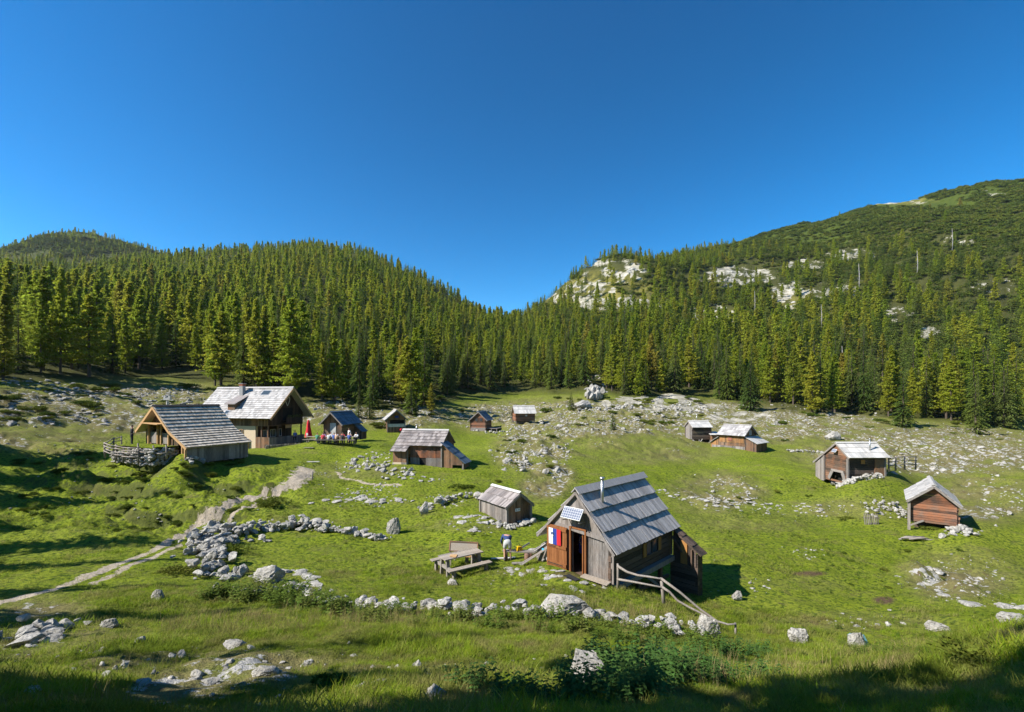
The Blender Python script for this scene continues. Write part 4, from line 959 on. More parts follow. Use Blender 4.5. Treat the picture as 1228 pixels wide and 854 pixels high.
# --- huts of the hamlet
hB = hut(396, 58, 10, -5.1, 'small hut with dark slate-blue roof behind the picnic tables', 3.4, (-1.6,1.82), (1.65,1.78), 5.2, -1.25, 1.25, .6, 5.0, M['log'], M['roofblue'], rows=4, rbw=.3, gm=M['plankwarm'], fmode='v')
boxpart(hB, 'door', M['roofwhite'], -.35, .45, .54, .585, .1, 2.0)
m = MB(); roof_side(m, 3.4, 5.0, (1.28,1.75), (2.5,.7), 2, .3); m.build('annex_roof', M['roofblue'], hB)
m = MB(); wall(m, (1.3,3.5), (2.35,3.5), -.3, lambda s: 1.65-.85*s, 'v', .2, .04); wall(m, (2.35,3.5), (2.35,4.9), -.3, .75, 'v', .2, .04); m.build('annex_wall', M['plankdark'], hB)
hC = hut(475.9, 72, -20, -5.45, 'small hut at the foot of the forest with pale roof edge and open dark front', 3.65, (-1.85,2.05), (1.7,2.1), 4.5, -1.4, 1.35, .5, 4.3, M['plankwarm'], M['roofpale'], mode='v', rows=4, rbw=.3, fop=[(.35,2.5,1.3,2.1),(.35,2.5,-.1,.75)])
boxpart(hC, 'front_beam', M['roofwhite'], -1.35, 1.3, .42, .47, 1.0, 1.5); boxpart(hC, 'shade_block', M['dark'], -1.2, 1.2, .9, 4.1, -.2, 2.0); boxpart(hC, 'blue_plate', M['blueflag'], -.25, .3, .42, .46, 2.45, 2.75)
posts(hC, [(-1.35,.4,-.4,2.1),(1.3,.4,-.4,2.1)], M['plank'], .14)
bu = MB(); bu.tube([(0,0,0),(0,.0,.12),(0,0,.3),(0,0,.42)], [.08,.2,.2,.06], 12); o = bu.build('red_buoy', M['red'], None, True, W(481,519.5,70.5)+Vector((0,0,.3))); tag(o, 'round red float hanging before the open-fronted small hut', 'float')

r = hD = root(537.4, 46.5, -77, -6.75, 'log house in the middle with grey roof and dark blue lean-to roof at right', 'log_house', 'house')
RID = 3.52; LE = (-1.95,2.12); RE = (1.95,2.1)
m = MB(); roof_side(m, -.1, 4.95, (0,RID), (-1.95,2.12), 5, .26, .025, .05, .05); roof_side(m, 3.25, 4.95, (-1.93,2.13), (-2.85,1.62), 2, .26, .025, .05, .05); m.build('roof', M['roofviolet'], r)
m = MB(); roof_side(m, -.1, 4.95, (0,RID), (1.95,2.1), 5, .26); m.build('roof', M['roofviolet'], r)
m = MB(); m.bar((-.06,-.1,RID+.07),(-.06,4.95,RID+.07),.25,.03,(-.7,0,1)); m.build('ridge_board', M['roofpale'], r)
st = lambda x: gtop(RID, LE, RE, 0)(x)
m = MB(); wall(m, (-1.7,.0), (1.7,.0), 0, lambda s: st(-1.7+s), 'v', .2, .05); m.build('gable_wall', M['plankdark'], r)
m = MB(); wall(m, (-1.7,3.3), (-1.7,0.0), .95, st(-1.7), 'v', .16, .06); m.build('upper_wall', M['logred'], r)
m = MB(); wall(m, (-1.72,3.3), (-1.72,0.0), -.4, .95, 'v', .17, .06, [(1.0,1.55,.25,.95)]); m.build('lower_wall', M['plank'], r)
boxpart(r, 'window_shade_block', M['dark'], -1.66, -1.6, 1.6, 2.5, .2, 1.0)
m = MB(); wall(m, (-1.74,-.02), (-1.74,-2.25), -.5, lambda s: 2.30-.80*s, 'v', .18, .06, [(1.1,2.1,-.1,.35)]); m.build('lean_to_wall', M['plankwarm'], r)
m = MB(); wall(m, (-1.7,-2.25), (.0,-2.25), -.6, .45, 'v', .2, .05); m.build('lean_to_end', M['plankdark'], r)
posts(r, [(-1.78,-.0,-.5,2.1),(-2.3,3.32,-.5,1.75),(-1.8,-2.2,-.6,.5)], M['plank'], .13)
m = MB(); wall(m, (-2.45,4.75), (-2.45,3.35), .55, 1.65, 'v', .18, .05); m.build('porch_wall', M['plankwarm'], r)
boxpart(r, 'plaster_base', M['plaster'], -2.47, -2.2, 3.9, 4.75, -.4, .54); m = MB(); wall(m, (-2.46,3.9), (-2.46,3.35), -.4, .55, 'v', .2, .05); m.build('porch_door', M['plank'], r)
m = MB(); wall(m, (1.7,0.05), (1.7,4.8), -.3, st(1.7), 'h', .2, .06); wall(m, (1.7,4.8), (-1.7,4.8), -.3, lambda s: st(1.7-s), 'h', .2, .06); wall(m, (-1.7,4.8), (-2.4,4.8), -.4, 1.65, 'h', .2, .06); m.build('rear_wall', M['log'], r)
# lean-to roof runs down along local -y
m = MB(); vs = []
for i in range(4):
    y0 = .02-i*.62; y1 = y0-.66; z0 = 2.50-.80*(.02-y0); z1 = 2.50-.80*(.02-y1); x = -2.05
    while x < -.1:
        w = random.uniform(.18,.3); e = min(x+w, -.05); h_ = random.uniform(.03,.05)
        m.hexa([(x+.004,y0,z0),(e-.004,y0,z0),(e-.004,y1,z1+h_),(x+.004,y1,z1+h_),(x+.004,y0,z0+.04),(e-.004,y0,z0+.04),(e-.004,y1,z1+h_+.04),(x+.004,y1,z1+h_+.04)]); x = e
m.build('lean_to_roof', M['roofblue'], r)
stovepipe(r, -.05, 3.4, 3.4, 4.1, .05)

hE = hut(624.8, 28.5, -35.9, -7.72, 'small shed with grey sloping roof and white ridge board, standing on white stones', 1.88, (-1.14,1.12), (1.02,1.05), 3.2, -.95, .82, .1, 3.1, M['plankwarm'], M['roofviolet'], mode='v', rows=2, rbw=.16, bw=.15, cap=False, name='small_shed', cat='shed')
m = MB(); m.bar((-.07,-.03,1.95),(-.07,3.23,1.95),.2,.03,(-.6,0,1)); m.bar((.07,-.03,1.95),(.07,3.23,1.95),.15,.03,(.6,0,1)); m.build('white_ridge_board', M['roofwhite'], hE)
m = MB(); wall(m, (-.99,3.1), (-.99,.1), -.05, 1.12, 'v', .15, .03); m.build('side_planks', M['plank'], hE)
posts(hE, [(-1.0,.08,-.3,1.1),(-1.0,3.1,-.3,1.1),(.82,.06,-.1,1.05)], M['plank'], .13)
pl = boxpart(hE, 'white_plate', M['white'], -.42, -.05, .02, .045, .80, .98)
m = MB(); m.box(-.36,-.32,.012,.018,.84,.95); m.box(-.32,-.26,.012,.018,.84,.86); m.box(-.21,-.17,.012,.018,.84,.95); m.box(-.13,-.09,.012,.018,.84,.95); m.build('plate_marks', M['grey'], pl)

hF = hut(573.5, 84, 15, -6.0, 'log cabin with two dark windows in its gable, left one of the two farthest huts', 3.6, (-2.1,1.8), (1.7,2.0), 4.0, -1.6, 1.3, .25, 3.8, M['log'], M['roofblue'], rows=3, rbw=.3, bw=.22, gm=M['logred'], rml=M['roofpale'])
window(hF, (-.45,.24,2.15), .4, .55, 'y-'); window(hF, (.5,.24,2.15), .4, .55, 'y-')
boxpart(hF, 'lower_band', M['plank'], -1.62, 1.32, .17, .22, -.4, .7)
boxpart(hF, 'side_deck', M['plank'], 1.4, 3.4, .6, 3.4, .5, .6); posts(hF, [(3.3,.7,-.5,.5),(3.3,3.3,-.5,.5),(2.3,.7,-.5,.5)], M['plank'], .12)
hG = hut(615, 90, 80, -5.2, 'raised cabin with white board roof, right one of the two farthest huts', 3.75, (-3.0,1.75), (1.9,2.3), 4.3, -1.7, 1.6, .3, 4.0, M['log'], M['roofwhite'], rows=2, rbw=.3, gm=M['logred'], fz=.9)
posts(hG, [(1.5,.4,-.6,.9),(1.5,3.9,-.6,.9),(-1.5,.4,-.6,.9),(-2.6,.4,-.6,1.7)], M['plank'], .16)
m = MB(); wall(m, (1.3,.5), (1.3,3.1), -.6, .9, 'h', .2, .1); m.build('lower_wall', M['logdark'], hG)
boxpart(hG, 'hatch', M['roofwhite'], 1.62, 1.68, 2.1, 2.5, 1.8, 2.1)

hH = hut(825.1, 78, 86, -7.3, 'narrow dark hut with white roof left of the orange walled hut on the far slope', 3.5, (-1.6,2.5), (1.7,2.5), 3.5, -1.3, 1.35, .15, 3.3, M['logdark'], M['roofwhite'], rows=2, rbw=.3, gm=M['plank'], fmode='v', fz=.5)
posts(hH, [(1.35,.2,-.5,.5),(1.35,1.3,-.5,.5),(1.35,3.2,-.5,.5),(-1.2,.2,-.5,.5)], M['plank'], .15)
boxpart(hH, 'shade_block', M['dark'], -1.2, 1.0, .5, 3.2, -.3, .5)
m = MB(); m.bar((1.45,.2,.4),(1.5,1.1,-.2),.1); m.bar((1.45,1.8,.6),(1.5,1.2,-.2),.08); m.build('brace', M['roofwhite'], hH)
m = MB(); roof_side(m, 2.9, 4.7, (.4,1.75), (2.1,1.3), 1, .3); m.build('annex_roof', M['roofwhite'], hH)
m = MB(); wall(m, (1.8,3.2), (1.8,4.5), -.3, 1.3, 'v', .2, .04); wall(m, (.6,3.2), (1.8,3.2), -.3, 1.4, 'v', .2, .04); wall(m, (1.8,4.5), (.6,4.5), -.3, 1.4, 'v', .2, .04); m.build('annex_wall', M['plankwarm'], hH)
stovepipe(hH, .0, 1.5, 3.4, 4.6, .05)
hI = hut(901.9, 70, -40, -8.1, 'orange-brown walled hut with grey roof and white porch roof on the far slope', 4.0, (-2.5,2.5), (2.35,2.45), 4.3, -2.0, 1.9, .2, 4.2, M['plankwarm'], M['roofgrey'], mode='v', rows=4, rbw=.3, gm=M['plankdark'])
m = MB(); wall(m, (-2.06,5.2), (-2.06,.2), -.6, .9, 'v', .2, .04); m.build('lower_planks', M['plank'], hI)
m = MB(); wall(m, (-2.04,4.0), (-2.04,.3), 1.4, 2.4, 'v', .2, .04); m.build('orange_planks', M['plankorange'], hI)
window(hI, (-.2,.19,2.9), .5, .6, 'y-', 'white')
m = MB(); wall(m, (-2.05,5.4), (-2.05,4.2), -.4, lambda s: 1.1+.9*s/1.2, 'v', .2, .05); wall(m, (.2,5.4), (-2.05,5.4), -.4, 1.1, 'v', .2, .05); m.build('annex_wall', M['plankorange'], hI)
m = MB(); m.hexa([(-2.3,4.1,2.2),(.4,4.1,2.2),(.4,5.6,1.15),(-2.3,5.6,1.15),(-2.3,4.1,2.26),(.4,4.1,2.26),(.4,5.6,1.21),(-2.3,5.6,1.21)]); m.build('annex_roof', M['roofgrey'], hI)
m = MB()
x = -2.3
while x < 1.9:
    e = x+random.uniform(.2,.32); m.hexa([(x+.005,.1,2.35),(e-.005,.1,2.35),(e-.005,-1.7,1.45),(x+.005,-1.7,1.45),(x+.005,.1,2.4),(e-.005,.1,2.4),(e-.005,-1.7,1.5),(x+.005,-1.7,1.5)]); x = e
m.build('porch_roof', M['roofwhite'], hI)
m = MB(); wall(m, (-2.0,-1.5), (1.6,-1.5), -.5, 1.45, 'v', .2, .04); wall(m, (-2.0,.2), (-2.0,-1.5), -.5, lambda s: 2.3-.5*s, 'v', .2, .04); m.build('porch_wall', M['plankdark'], hI)
boxpart(hI, 'small_window', M['brick'], -2.12, -2.08, 2.1, 2.7, 1.7, 2.2)

hJ = hut(1002, 47.8, 88, -8.3, 'log hut with silver-white roof, stovepipe and arched opening under its gable', 3.72, (-3.4,1.3), (1.85,2.38), 4.25, -1.7, 1.45, .15, 4.0, M['logdark'], M['roofwhite'], rows=3, rbw=.3, gm=M['log'], rml=M['roofgrey'], fop=[(.75,2.75,-.2,.75),(1.1,2.4,.7,1.0)], nop=[(.5,3.9,-.6,.35)], fz=-.3)
m = MB(); wall(m, (-3.15,.1), (-1.72,.1), -.5, lambda s: 1.35+.72*s-.05, 'v', .18, .04); wall(m, (-3.15,3.9), (-3.15,.1), -.5, 1.35, 'v', .2, .04); m.build('lean_to_wall', M['plank'], hJ)
m = MB(); m.bar((-1.05,.06,-.1),(-.55,.06,.75),.08,.35); m.bar((1.35,.06,-.3),(.85,.06,.75),.08,.35); m.bar((-.7,.06,.85),(1.0,.06,.85),.08,.22); m.build('arch_boards', M['plank'], hJ)
boxpart(hJ, 'shade_block', M['dark'], -1.4, 1.1, .8, 3.8, -.2, 1.0)
posts(hJ, [(1.6,.05,-.8,2.3),(-1.72,.03,-.4,2.2),(1.5,3.95,-.6,2.3)], M['plank'], .16)
stovepipe(hJ, .95, 2.85, 2.9, 4.25, .07)
panel(hJ, -.35, .25, -.0, 3.05, -.2, 2.75)
boxpart(hJ, 'shutter', M['shutter'], 1.47, 1.51, 1.5, 1.9, 1.75, 2.15)
boxpart(hJ, 'end_planks', M['plankwarm'], 1.47, 1.53, 2.9, 3.95, .3, 2.2)

hK = hut(1120.3, 33, 39, -9.35, 'red-brown log barn on posts at the far right with grey plank roof', 3.12, (-1.50,1.87), (1.46,1.78), 4.9, -1.28, 1.2, .35, 4.7, M['logred'], M['roofpale'], rows=4, rbw=.22, bw=.17, fz=.5, over=.14, name='log_barn', cat='barn')
posts(hK, [(-1.36,.15,-.5,1.95),(1.15,4.6,-.8,.5),(-1.25,4.6,-.4,.5)], M['rail'], .16)
boxpart(hK, 'floor_beam', M['log'], -1.45, 1.35, .36, .56, .36, .49); boxpart(hK, 'floor', M['dark'], -1.2, 1.15, .6, 4.6, .38, .46)
m = MB(); m.bar((-1.35,.1,.05),(-.55,.2,.52),.09,.1); m.build('brace', M['rail'], hK)
m = MB(); wall(m, (-1.0,1.8), (1.1,1.8), -.6, .4, 'h', .2, .1); m.build('cellar_wall', M['logdark'], hK)
b = RB()
for k in range(24): b.add(ROCK_MD, (1.15+random.uniform(-.15,.15), .45+random.uniform(-.15,.2), random.uniform(-.3,.36)), .17, .6)
b.build('stone_pier', parent=hK)
# small fences and timber near the right huts
railfence([(1066,562,46.5),(1074,561,46.8),(1085,560,47),(1098,560,47.5)], 'broken grey rail fence right of the silver roofed hut', 3, 1.1, .06)
t = thing('plank_fence', 'short leaning fence of grey slats left of the log barn', 'fence', G(1046,629), -.1)
m = MB()
for k in range(9): m.bar((-.5+k*.12,0,-.15),(-.56+k*.12,.05,.75+random.uniform(-.05,.1)),.075,.025)
m.build('slats', M['rail'], t); m = MB(); m.bar((-.6,.05,.5),(.55,.05,.5),.03,.06); m.build('rail', M['rail'], t)
t = thing('timber_pile', 'heap of loose grey poles on the grass below the log barn', 'timber', G(1090,648), 0)
for k in range(13):
    m = MB(); x = random.uniform(-.9,.5); y = random.uniform(-.35,.35); L_ = random.uniform(.9,1.9); a_ = random.uniform(-.25,.15)
    m.tube([(x,y,.06+random.random()*.18),(x+L_*.5,y+a_*.5,.1+random.random()*.15),(x+L_,y+a_,.05+random.random()*.15)], [.05,.045,.03], 6); m.build('pole', M['rail'], t, True)

# --- picnic table with raised board
def toW(px, row, Y): return W(px, row, Y)
pt = thing('picnic_table', 'weathered picnic table with attached benches on the lawn left of the main hut', 'picnic table', (-2.26, 20.45, H(-2.26,20.45)), R(35))
m = MB()
for k in range(5): m.box(-.95,.95,-.36+k*.145,-.225+k*.145,.74,.785)
m.build('tabletop', M['benchtop'], pt)
for y in (-.80,.80):
    m = MB(); m.box(-1.05,1.05,y-.15,y-.005,.43,.475); m.box(-1.05,1.05,y+.005,y+.15,.43,.475); m.build('bench_seat', M['benchtop'], pt)
for x in (-.78,.78):
    m = MB(); m.box(x-.05,x+.05,-.92,.92,.30,.425); m.build('cross_beam', M['rail'], pt)
    for y in (-.26,.26):
        m = MB(); m.bar((x,y*1.25,-.1),(x,y*.9,.735),.10,.14); m.build('leg', M['rail'], pt)
    for y in (-.84,.84):
        m = MB(); m.box(x-.06,x+.06,y-.07,y+.07,-.15,.298); m.build('bench_leg', M['rail'], pt)
sb = thing('board_stand', 'raised framed board of pale worn wood standing behind the picnic table', 'board', (-2.22, 21.35, H(-2.22,21.35)-.10), R(-9)); sb.scale = (.9, .9, .9)
fx0, fx1 = -.72, .72
m = MB(); m.hexa([(fx0,-.10,.84),(fx1,-.10,.84),(fx1,.02,1.24),(fx0,.02,1.24),(fx0,-.125,.85),(fx1,-.125,.85),(fx1,-.005,1.25),(fx0,-.005,1.25)]); bo = m.build('board', M['benchtop'], sb)
m = MB(); m.bar((fx0-.03,-.12,.83),(fx1+.03,-.12,.83),.05); m.bar((fx0-.03,.0,1.27),(fx1+.03,.0,1.27),.06); m.bar((fx0-.01,-.13,.84),(fx0-.01,0,1.25),.05); m.bar((fx1+.01,-.13,.84),(fx1+.01,0,1.25),.05); m.build('frame', M['plankwarm'], bo)
m = MB()
for k in range(5): y = .05+k*.15; m.hexa([(fx0,y,1.25-k*.085),(fx1,y,1.25-k*.085),(fx1,y+.14,1.17-k*.085),(fx0,y+.14,1.17-k*.085),(fx0,y,1.28-k*.085),(fx1,y,1.28-k*.085),(fx1,y+.14,1.20-k*.085),(fx0,y+.14,1.20-k*.085)])
m.build('rear_boards', M['roofviolet'], sb)
for x in (-.68,.68):
    m = MB(); m.bar((x,-.07,-.1),(x,-.07,.84),.06); m.bar((x,.7,-.1),(x,.7,.84),.06); m.build('leg', M['benchtop'], sb)
m = MB(); m.box(-.78,.78,-.16,-.10,.56,.64); m.build('lower_rail', M['newwood'], sb)
bx = MB(); bx.box(-.18,.12,-.12,.12,0,.03); bx.box(-.05,.1,-.2,-.12,0,.025); o = bx.build('cutting_board', M['newwood'], None, False, pt.location+Vector((-.25,-.35,.79))); tag(o, 'small yellow board lying on the left end of the picnic table', 'board')

# ------------------------------------------------------------------ people
def grow(name, joints, edges, m, parent=None, sub=1, rootv=0):
    me = bpy.data.meshes.new(name); me.from_pydata([j[0] for j in joints], edges, []); me.materials.append(m)
    o = bpy.data.objects.new(name, me); COL.objects.link(o)
    if parent: o.parent = parent
    sk = o.modifiers.new('skin', 'SKIN'); sk.use_smooth_shade = True
    lay = me.skin_vertices[0].data
    for i, j in enumerate(joints):
        r_ = j[1]; lay[i].radius = r_ if isinstance(r_, tuple) else (r_, r_); lay[i].use_root = (i == rootv)
    ss = o.modifiers.new('sub', 'SUBSURF'); ss.levels = sub; ss.render_levels = sub
    return o
def hand(joints, edges, wrist, wi, d, side, curl=.5):
    """palm, four unequal bent fingers and a thumb from the wrist joint"""
    d = Vector(d).normalized(); s = Vector(side).normalized(); n_ = d.cross(s).normalized(); w = Vector(wrist)
    pi_ = len(joints); joints.append((tuple(w+d*.05), (.034,.018))); edges.append((wi, pi_))
    for k, (off, L) in enumerate(((-.03,.065),(-.01,.075),(.01,.07),(.03,.055))):
        a = w+d*.085+s*off; b = a+d*L*.5+n_*L*.15*curl; c = b+d*L*.3+n_*L*.4*curl
        i = len(joints); joints += [(tuple(a), .0095), (tuple(b), .009), (tuple(c), .008)]; edges += [(pi_, i), (i, i+1), (i+1, i+2)]
    a = w+d*.03-s*.04; b = a+d*.04-s*.02+n_*.01; i = len(joints); joints += [(tuple(a), .011), (tuple(b), .0095)]; edges += [(pi_, i), (i, i+1)]
def figure(label, loc, rz, pose, shirt, pants, hair='hair', shorts=False, group=None):
    """pose: dict of joints in metres, x right, y forward"""
    t = thing('person', label, 'person', loc, rz, group); p = {k: Vector(v) for k, v in pose.items()}
    J = [(p['hip'], (.13,.10))]; E = []
    def ad(v, r_, par): J.append((tuple(v), r_)); E.append((par, len(J)-1)); return len(J)-1
    J[0] = (tuple(p['hip']), (.13,.10))
    w = ad((p['hip']+p['chest'])/2, (.12,.09), 0); c = ad(p['chest'], (.15,.10), w)
    nk = ad(p['neck'], .055, c); h1 = ad(p['neck']+(p['head']-p['neck'])*.6, (.075,.085), nk); h2 = ad(p['head'], (.078,.095), h1); ad(p['head']+(p['head']-p['neck']).normalized()*.07, (.05,.06), h2)
    fw = Vector(pose.get('face', (0,1,0))).normalized(); ad(p['head']+fw*.115-(p['head']-p['neck']).normalized()*.02, .014, h2)
    for s_ in 'lr':
        k1 = ad(p['sh'+s_], .055, c); k2 = ad(p['el'+s_], .040, k1); k3 = ad(p['wr'+s_], .026, k2)
        d = (p['wr'+s_]-p['el'+s_]); hand(J, E, p['wr'+s_], k3, d, Vector((1,0,0)) if abs(d.normalized().x) < .8 else Vector((0,1,0)), .7)
        q1 = ad(p['th'+s_], .085, 0); q2 = ad(p['kn'+s_], .058, q1); q3 = ad(p['an'+s_], .036, q2); ad(p['to'+s_], (.035,.025), q3)
    grow('body', J, E, M['skin'], t, 1)
    # clothing a little larger than the body
    J = [(tuple(p['hip']), (.155,.125))]; E = []; 
    w = len(J); J.append((tuple((p['hip']+p['chest'])/2), (.15,.12))); E.append((0, w)); c = len(J); J.append((tuple(p['chest']), (.175,.125))); E.append((w, c)); k = len(J); J.append((tuple(p['chest']+(p['neck']-p['chest'])*.7), .085)); E.append((c, k))
    for s_ in 'lr':
        k1 = len(J); J += [(tuple(p['sh'+s_]), .075), (tuple(p['el'+s_]), .058), (tuple(p['el'+s_]*.25+p['wr'+s_]*.75), .045)]; E += [(c, k1), (k1, k1+1), (k1+1, k1+2)]
    grow('shirt', J, E, M[shirt] if isinstance(shirt, str) else shirt, t, 1)
    J = [(tuple(p['hip']+(p['chest']-p['hip'])*.22), (.165,.135)), (tuple(p['hip']), (.17,.14))]; E = [(0,1)]
    for s_ in 'lr':
        k1 = len(J); q = p['kn'+s_] if shorts else None
        if shorts: J += [(tuple(p['th'+s_]), .115), (tuple(p['th'+s_]*.2+p['kn'+s_]*.8), .088)]; E += [(1, k1), (k1, k1+1)]
        else: J += [(tuple(p['th'+s_]), .108), (tuple(p['kn'+s_]), .078), (tuple(p['an'+s_]), .058)]; E += [(1, k1), (k1, k1+1), (k1+1, k1+2)]
    grow('shorts' if shorts else 'trousers', J, E, M[pants] if isinstance(pants, str) else pants, t, 1)
    for s_ in 'lr':
        a = p['an'+s_]; b = p['to'+s_]; bm_ = MB(); bm_.tube([a+Vector((0,0,.1)), a-Vector((0,0,.02)), a*.5+b*.5-Vector((0,0,.01)), b], [.052,.056,.05,.035], 10); bm_.build('shoe', M['boot'], t, True)
    up = (p['head']-p['neck']).normalized(); hc = p['head']+up*.045-fw*.028
    v, f = ico(2); hv = v*np.array([.086,.098,.085])
    keep = [ff for ff in f if not (Vector(hv[ff].mean(0)).dot(Vector((0,1,0))) > .045 and hv[ff].mean(0)[2] < .02)]
    me = meshnp('hair', hv, np.array(keep), M[hair], True); ho = link('hair', me, t); ho.location = hc
    ho.rotation_euler = up.to_track_quat('Z', 'Y').to_euler()
    return t
STAND = dict(hip=(0,0,.95), chest=(0,.02,1.30), neck=(0,.02,1.50), head=(0,.04,1.64), shl=(-.18,.02,1.42), shr=(.18,.02,1.42), ell=(-.25,-.02,1.15), elr=(.25,-.02,1.15),
    wrl=(-.24,.10,.93), wrr=(.24,.10,.93), thl=(-.09,0,.86), thr=(.09,0,.86), knl=(-.10,.02,.48), knr=(.10,.02,.48), anl=(-.10,0,.09), anr=(.11,0,.09), tol=(-.11,.16,.04), tor=(.12,.16,.04))
SIT = dict(hip=(0,0,.54), chest=(0,.06,.88), neck=(0,.09,1.08), head=(0,.12,1.22), shl=(-.17,.07,1.0), shr=(.17,.07,1.0), ell=(-.22,.18,.80), elr=(.22,.18,.80),
    wrl=(-.12,.40,.80), wrr=(.12,.40,.80), thl=(-.10,.05,.54), thr=(.10,.05,.54), knl=(-.12,.42,.50), knr=(.12,.42,.50), anl=(-.12,.44,.09), anr=(.12,.44,.09), tol=(-.12,.58,.04), tor=(.12,.58,.04))
BEND = dict(hip=(0,0,.93), chest=(-.02,.34,1.08), neck=(-.04,.52,1.02), head=(-.05,.62,.92), face=(0,.2,-1), shl=(-.21,.42,1.06), shr=(.16,.42,1.04), ell=(-.30,.44,.80), elr=(.12,.58,.80),
    wrl=(-.24,.56,.60), wrr=(.02,.70,.60), thl=(-.10,0,.85), thr=(.10,0,.85), knl=(-.13,.04,.48), knr=(.13,.05,.48), anl=(-.13,-.02,.09), anr=(.16,.08,.09), tol=(-.15,.14,.04), tor=(.20,.24,.04))
gp = G(608.5, 673)
figure('person in blue sweater and pale shorts bending over a low workbench beside the hut', gp, .0, BEND, 'navy', 'shorts', shorts=True)
tb = W(158, 533.5, 41.2)
figure('person in dark clothes standing on the terrace at the left end of the barn', tb, R(-40), STAND, 'black', 'black')
# sawing trestle, saw and boards beside the bending person
wb = thing('low_workbench', 'low rough plank workbench in front of the bending person', 'workbench', G(622,671), R(-8))
m = MB(); m.box(-.75,.75,-.12,.14,.36,.42); m.build('bench_top', M['rail'], wb)
for x in (-.6,.55):
    m = MB(); m.box(x-.07,x+.07,-.12,.12,-.1,.358); m.build('leg', M['log'], wb)
cs = thing('chainsaw', 'yellow chainsaw with long bar lying on the low workbench', 'chainsaw', wb.location+Vector((.05,-.0,.43)), R(25))
m = MB(); m.hexa([(-.17,-.08,0),(.12,-.08,0),(.12,.08,0),(-.17,.08,0),(-.12,-.07,.2),(.08,-.07,.17),(.08,.07,.17),(-.12,.07,.2)]); m.build('motor_housing', M['yellow'], cs)
m = MB(); m.bar((.1,0,.1),(.52,0,.28),.02,.08); m.build('guide_bar', M['steel'], cs)
m = MB(); m.tube([(-.15,0,.15),(-.26,0,.14),(-.27,0,.03),(-.16,0,.02)], .017, 6); m.build('rear_handle', M['mat'], cs, True); m = MB(); m.tube([(.02,-.09,.03),(.02,-.09,.24),(.02,.09,.24),(.02,.09,.03)], .014, 6); m.build('front_handle', M['mat'], cs, True)
m = MB(); m.bar((-.6,0,.04),(.55,.1,.05),.14,.04); o = m.build('loose_plank', M['roofwhite'], None, False, G(604,671)); tag(o, 'pale plank lying on the grass at the bending person\'s feet', 'plank')
m = MB(); m.bar((-.3,0,.05),(.35,.08,.05),.2,.04); o = m.build('loose_plank', M['rail'], None, False, G(622,677)); tag(o, 'short grey plank lying in front of the low workbench', 'plank')
m = MB(); m.tube([(0,0,-.1),(0,0,.3)], [.13,.12], 12); o = m.build('chopping_block', M['log'], None, True, G(632,672)); tag(o, 'thick round chopping block at the right end of the workbench', 'log')
sbk = MB(); sbk.tube([(0,0,0),(0,0,.16)], [.06,.08], 12); o = sbk.build('blue_bucket', plain('cyan_plastic', (.02,.35,.55), .4), None, True, mainhut.matrix_world @ Vector((0,0,0)) + Vector((0,0,0))); o.location = W(652, 662, 20.4); tag(o, 'small cyan bucket on the stones at the left corner of the main hut', 'bucket')

# tables and guests in front of the blue roofed hut
def guest_table(loc, rz, label, L=2.6):
    t = thing('long_table', label, 'table', loc, rz, 'long wooden tables of the hut guests')
    m = MB(); m.box(-L/2,L/2,-.38,.38,.72,.77); m.build('tabletop', M['benchtop'], t)
    for y in (-.75,.75): m = MB(); m.box(-L/2,L/2,y-.14,y+.14,.42,.47); m.build('bench_seat', M['benchtop'], t)
    for x in (-L/2+.3, L/2-.3):
        m = MB(); m.box(x-.06,x+.06,-.85,.85,.30,.418); m.box(x-.06,x+.06,-.3,-.18,-.1,.298); m.box(x-.06,x+.06,.18,.3,-.1,.298); m.box(x-.05,x+.05,-.28,-.2,.42,.718); m.box(x-.05,x+.05,.2,.28,.42,.718); m.build('trestle', M['plank'], t)
    return t
T1 = W(393, 531.5, 54.5); T2 = W(415, 531.5, 54.5); T3 = W(379, 531, 56.5)
guest_table(T1, .03, 'long table crowded with guests left of the blue roofed hut door'); guest_table(T2, -.02, 'long table with guests right before the blue roofed hut corner'); guest_table(T3, .0, 'empty long table between the parasol and the crowded table')
outfits = [(0,'red'),(1,'white'),(2,'navy'),(3,'green'),(4,'orange'),(5,'plum'),(6,'cream'),(7,'black')]
cn_ = ['red','pale grey','blue','green','tan','plum','cream','black']
spots = [(T1,-.95,-.75,0,3),(T1,-.3,-.75,0,0),(T1,.4,-.75,0,1),(T1,1.0,-.75,0,2),(T1,-.7,.75,1,5),(T1,.1,.75,1,6),(T1,.8,.75,1,1),(T2,-.9,-.75,0,4),(T2,-.2,-.75,0,7),(T2,.6,-.75,0,2),(T2,-.6,.75,1,0),(T2,.2,.75,1,4),(T2,1.0,.75,1,6)]
for (T, dx, dy, back, c) in spots:
    figure('guest in %s top seated on the %s bench of the %s long table' % (cn_[c], 'far' if back else 'near', 'left' if T is T1 else 'right'), T+Vector((dx, dy, -.05)), PI if back else 0, SIT, M['cloths'][c], 'navy' if c % 2 else 'black', group='guests at the long tables')
figure('guest in white top standing behind the right end of the long tables', W(419,531,55.8), 2.5, STAND, M['cloths'][6], M['cloths'][4], group='guests at the long tables')
figure('guest in blue top seated on the porch of the big house', W(354,529,58.6), .6, SIT, M['cloths'][2], 'black', group='guests at the long tables')

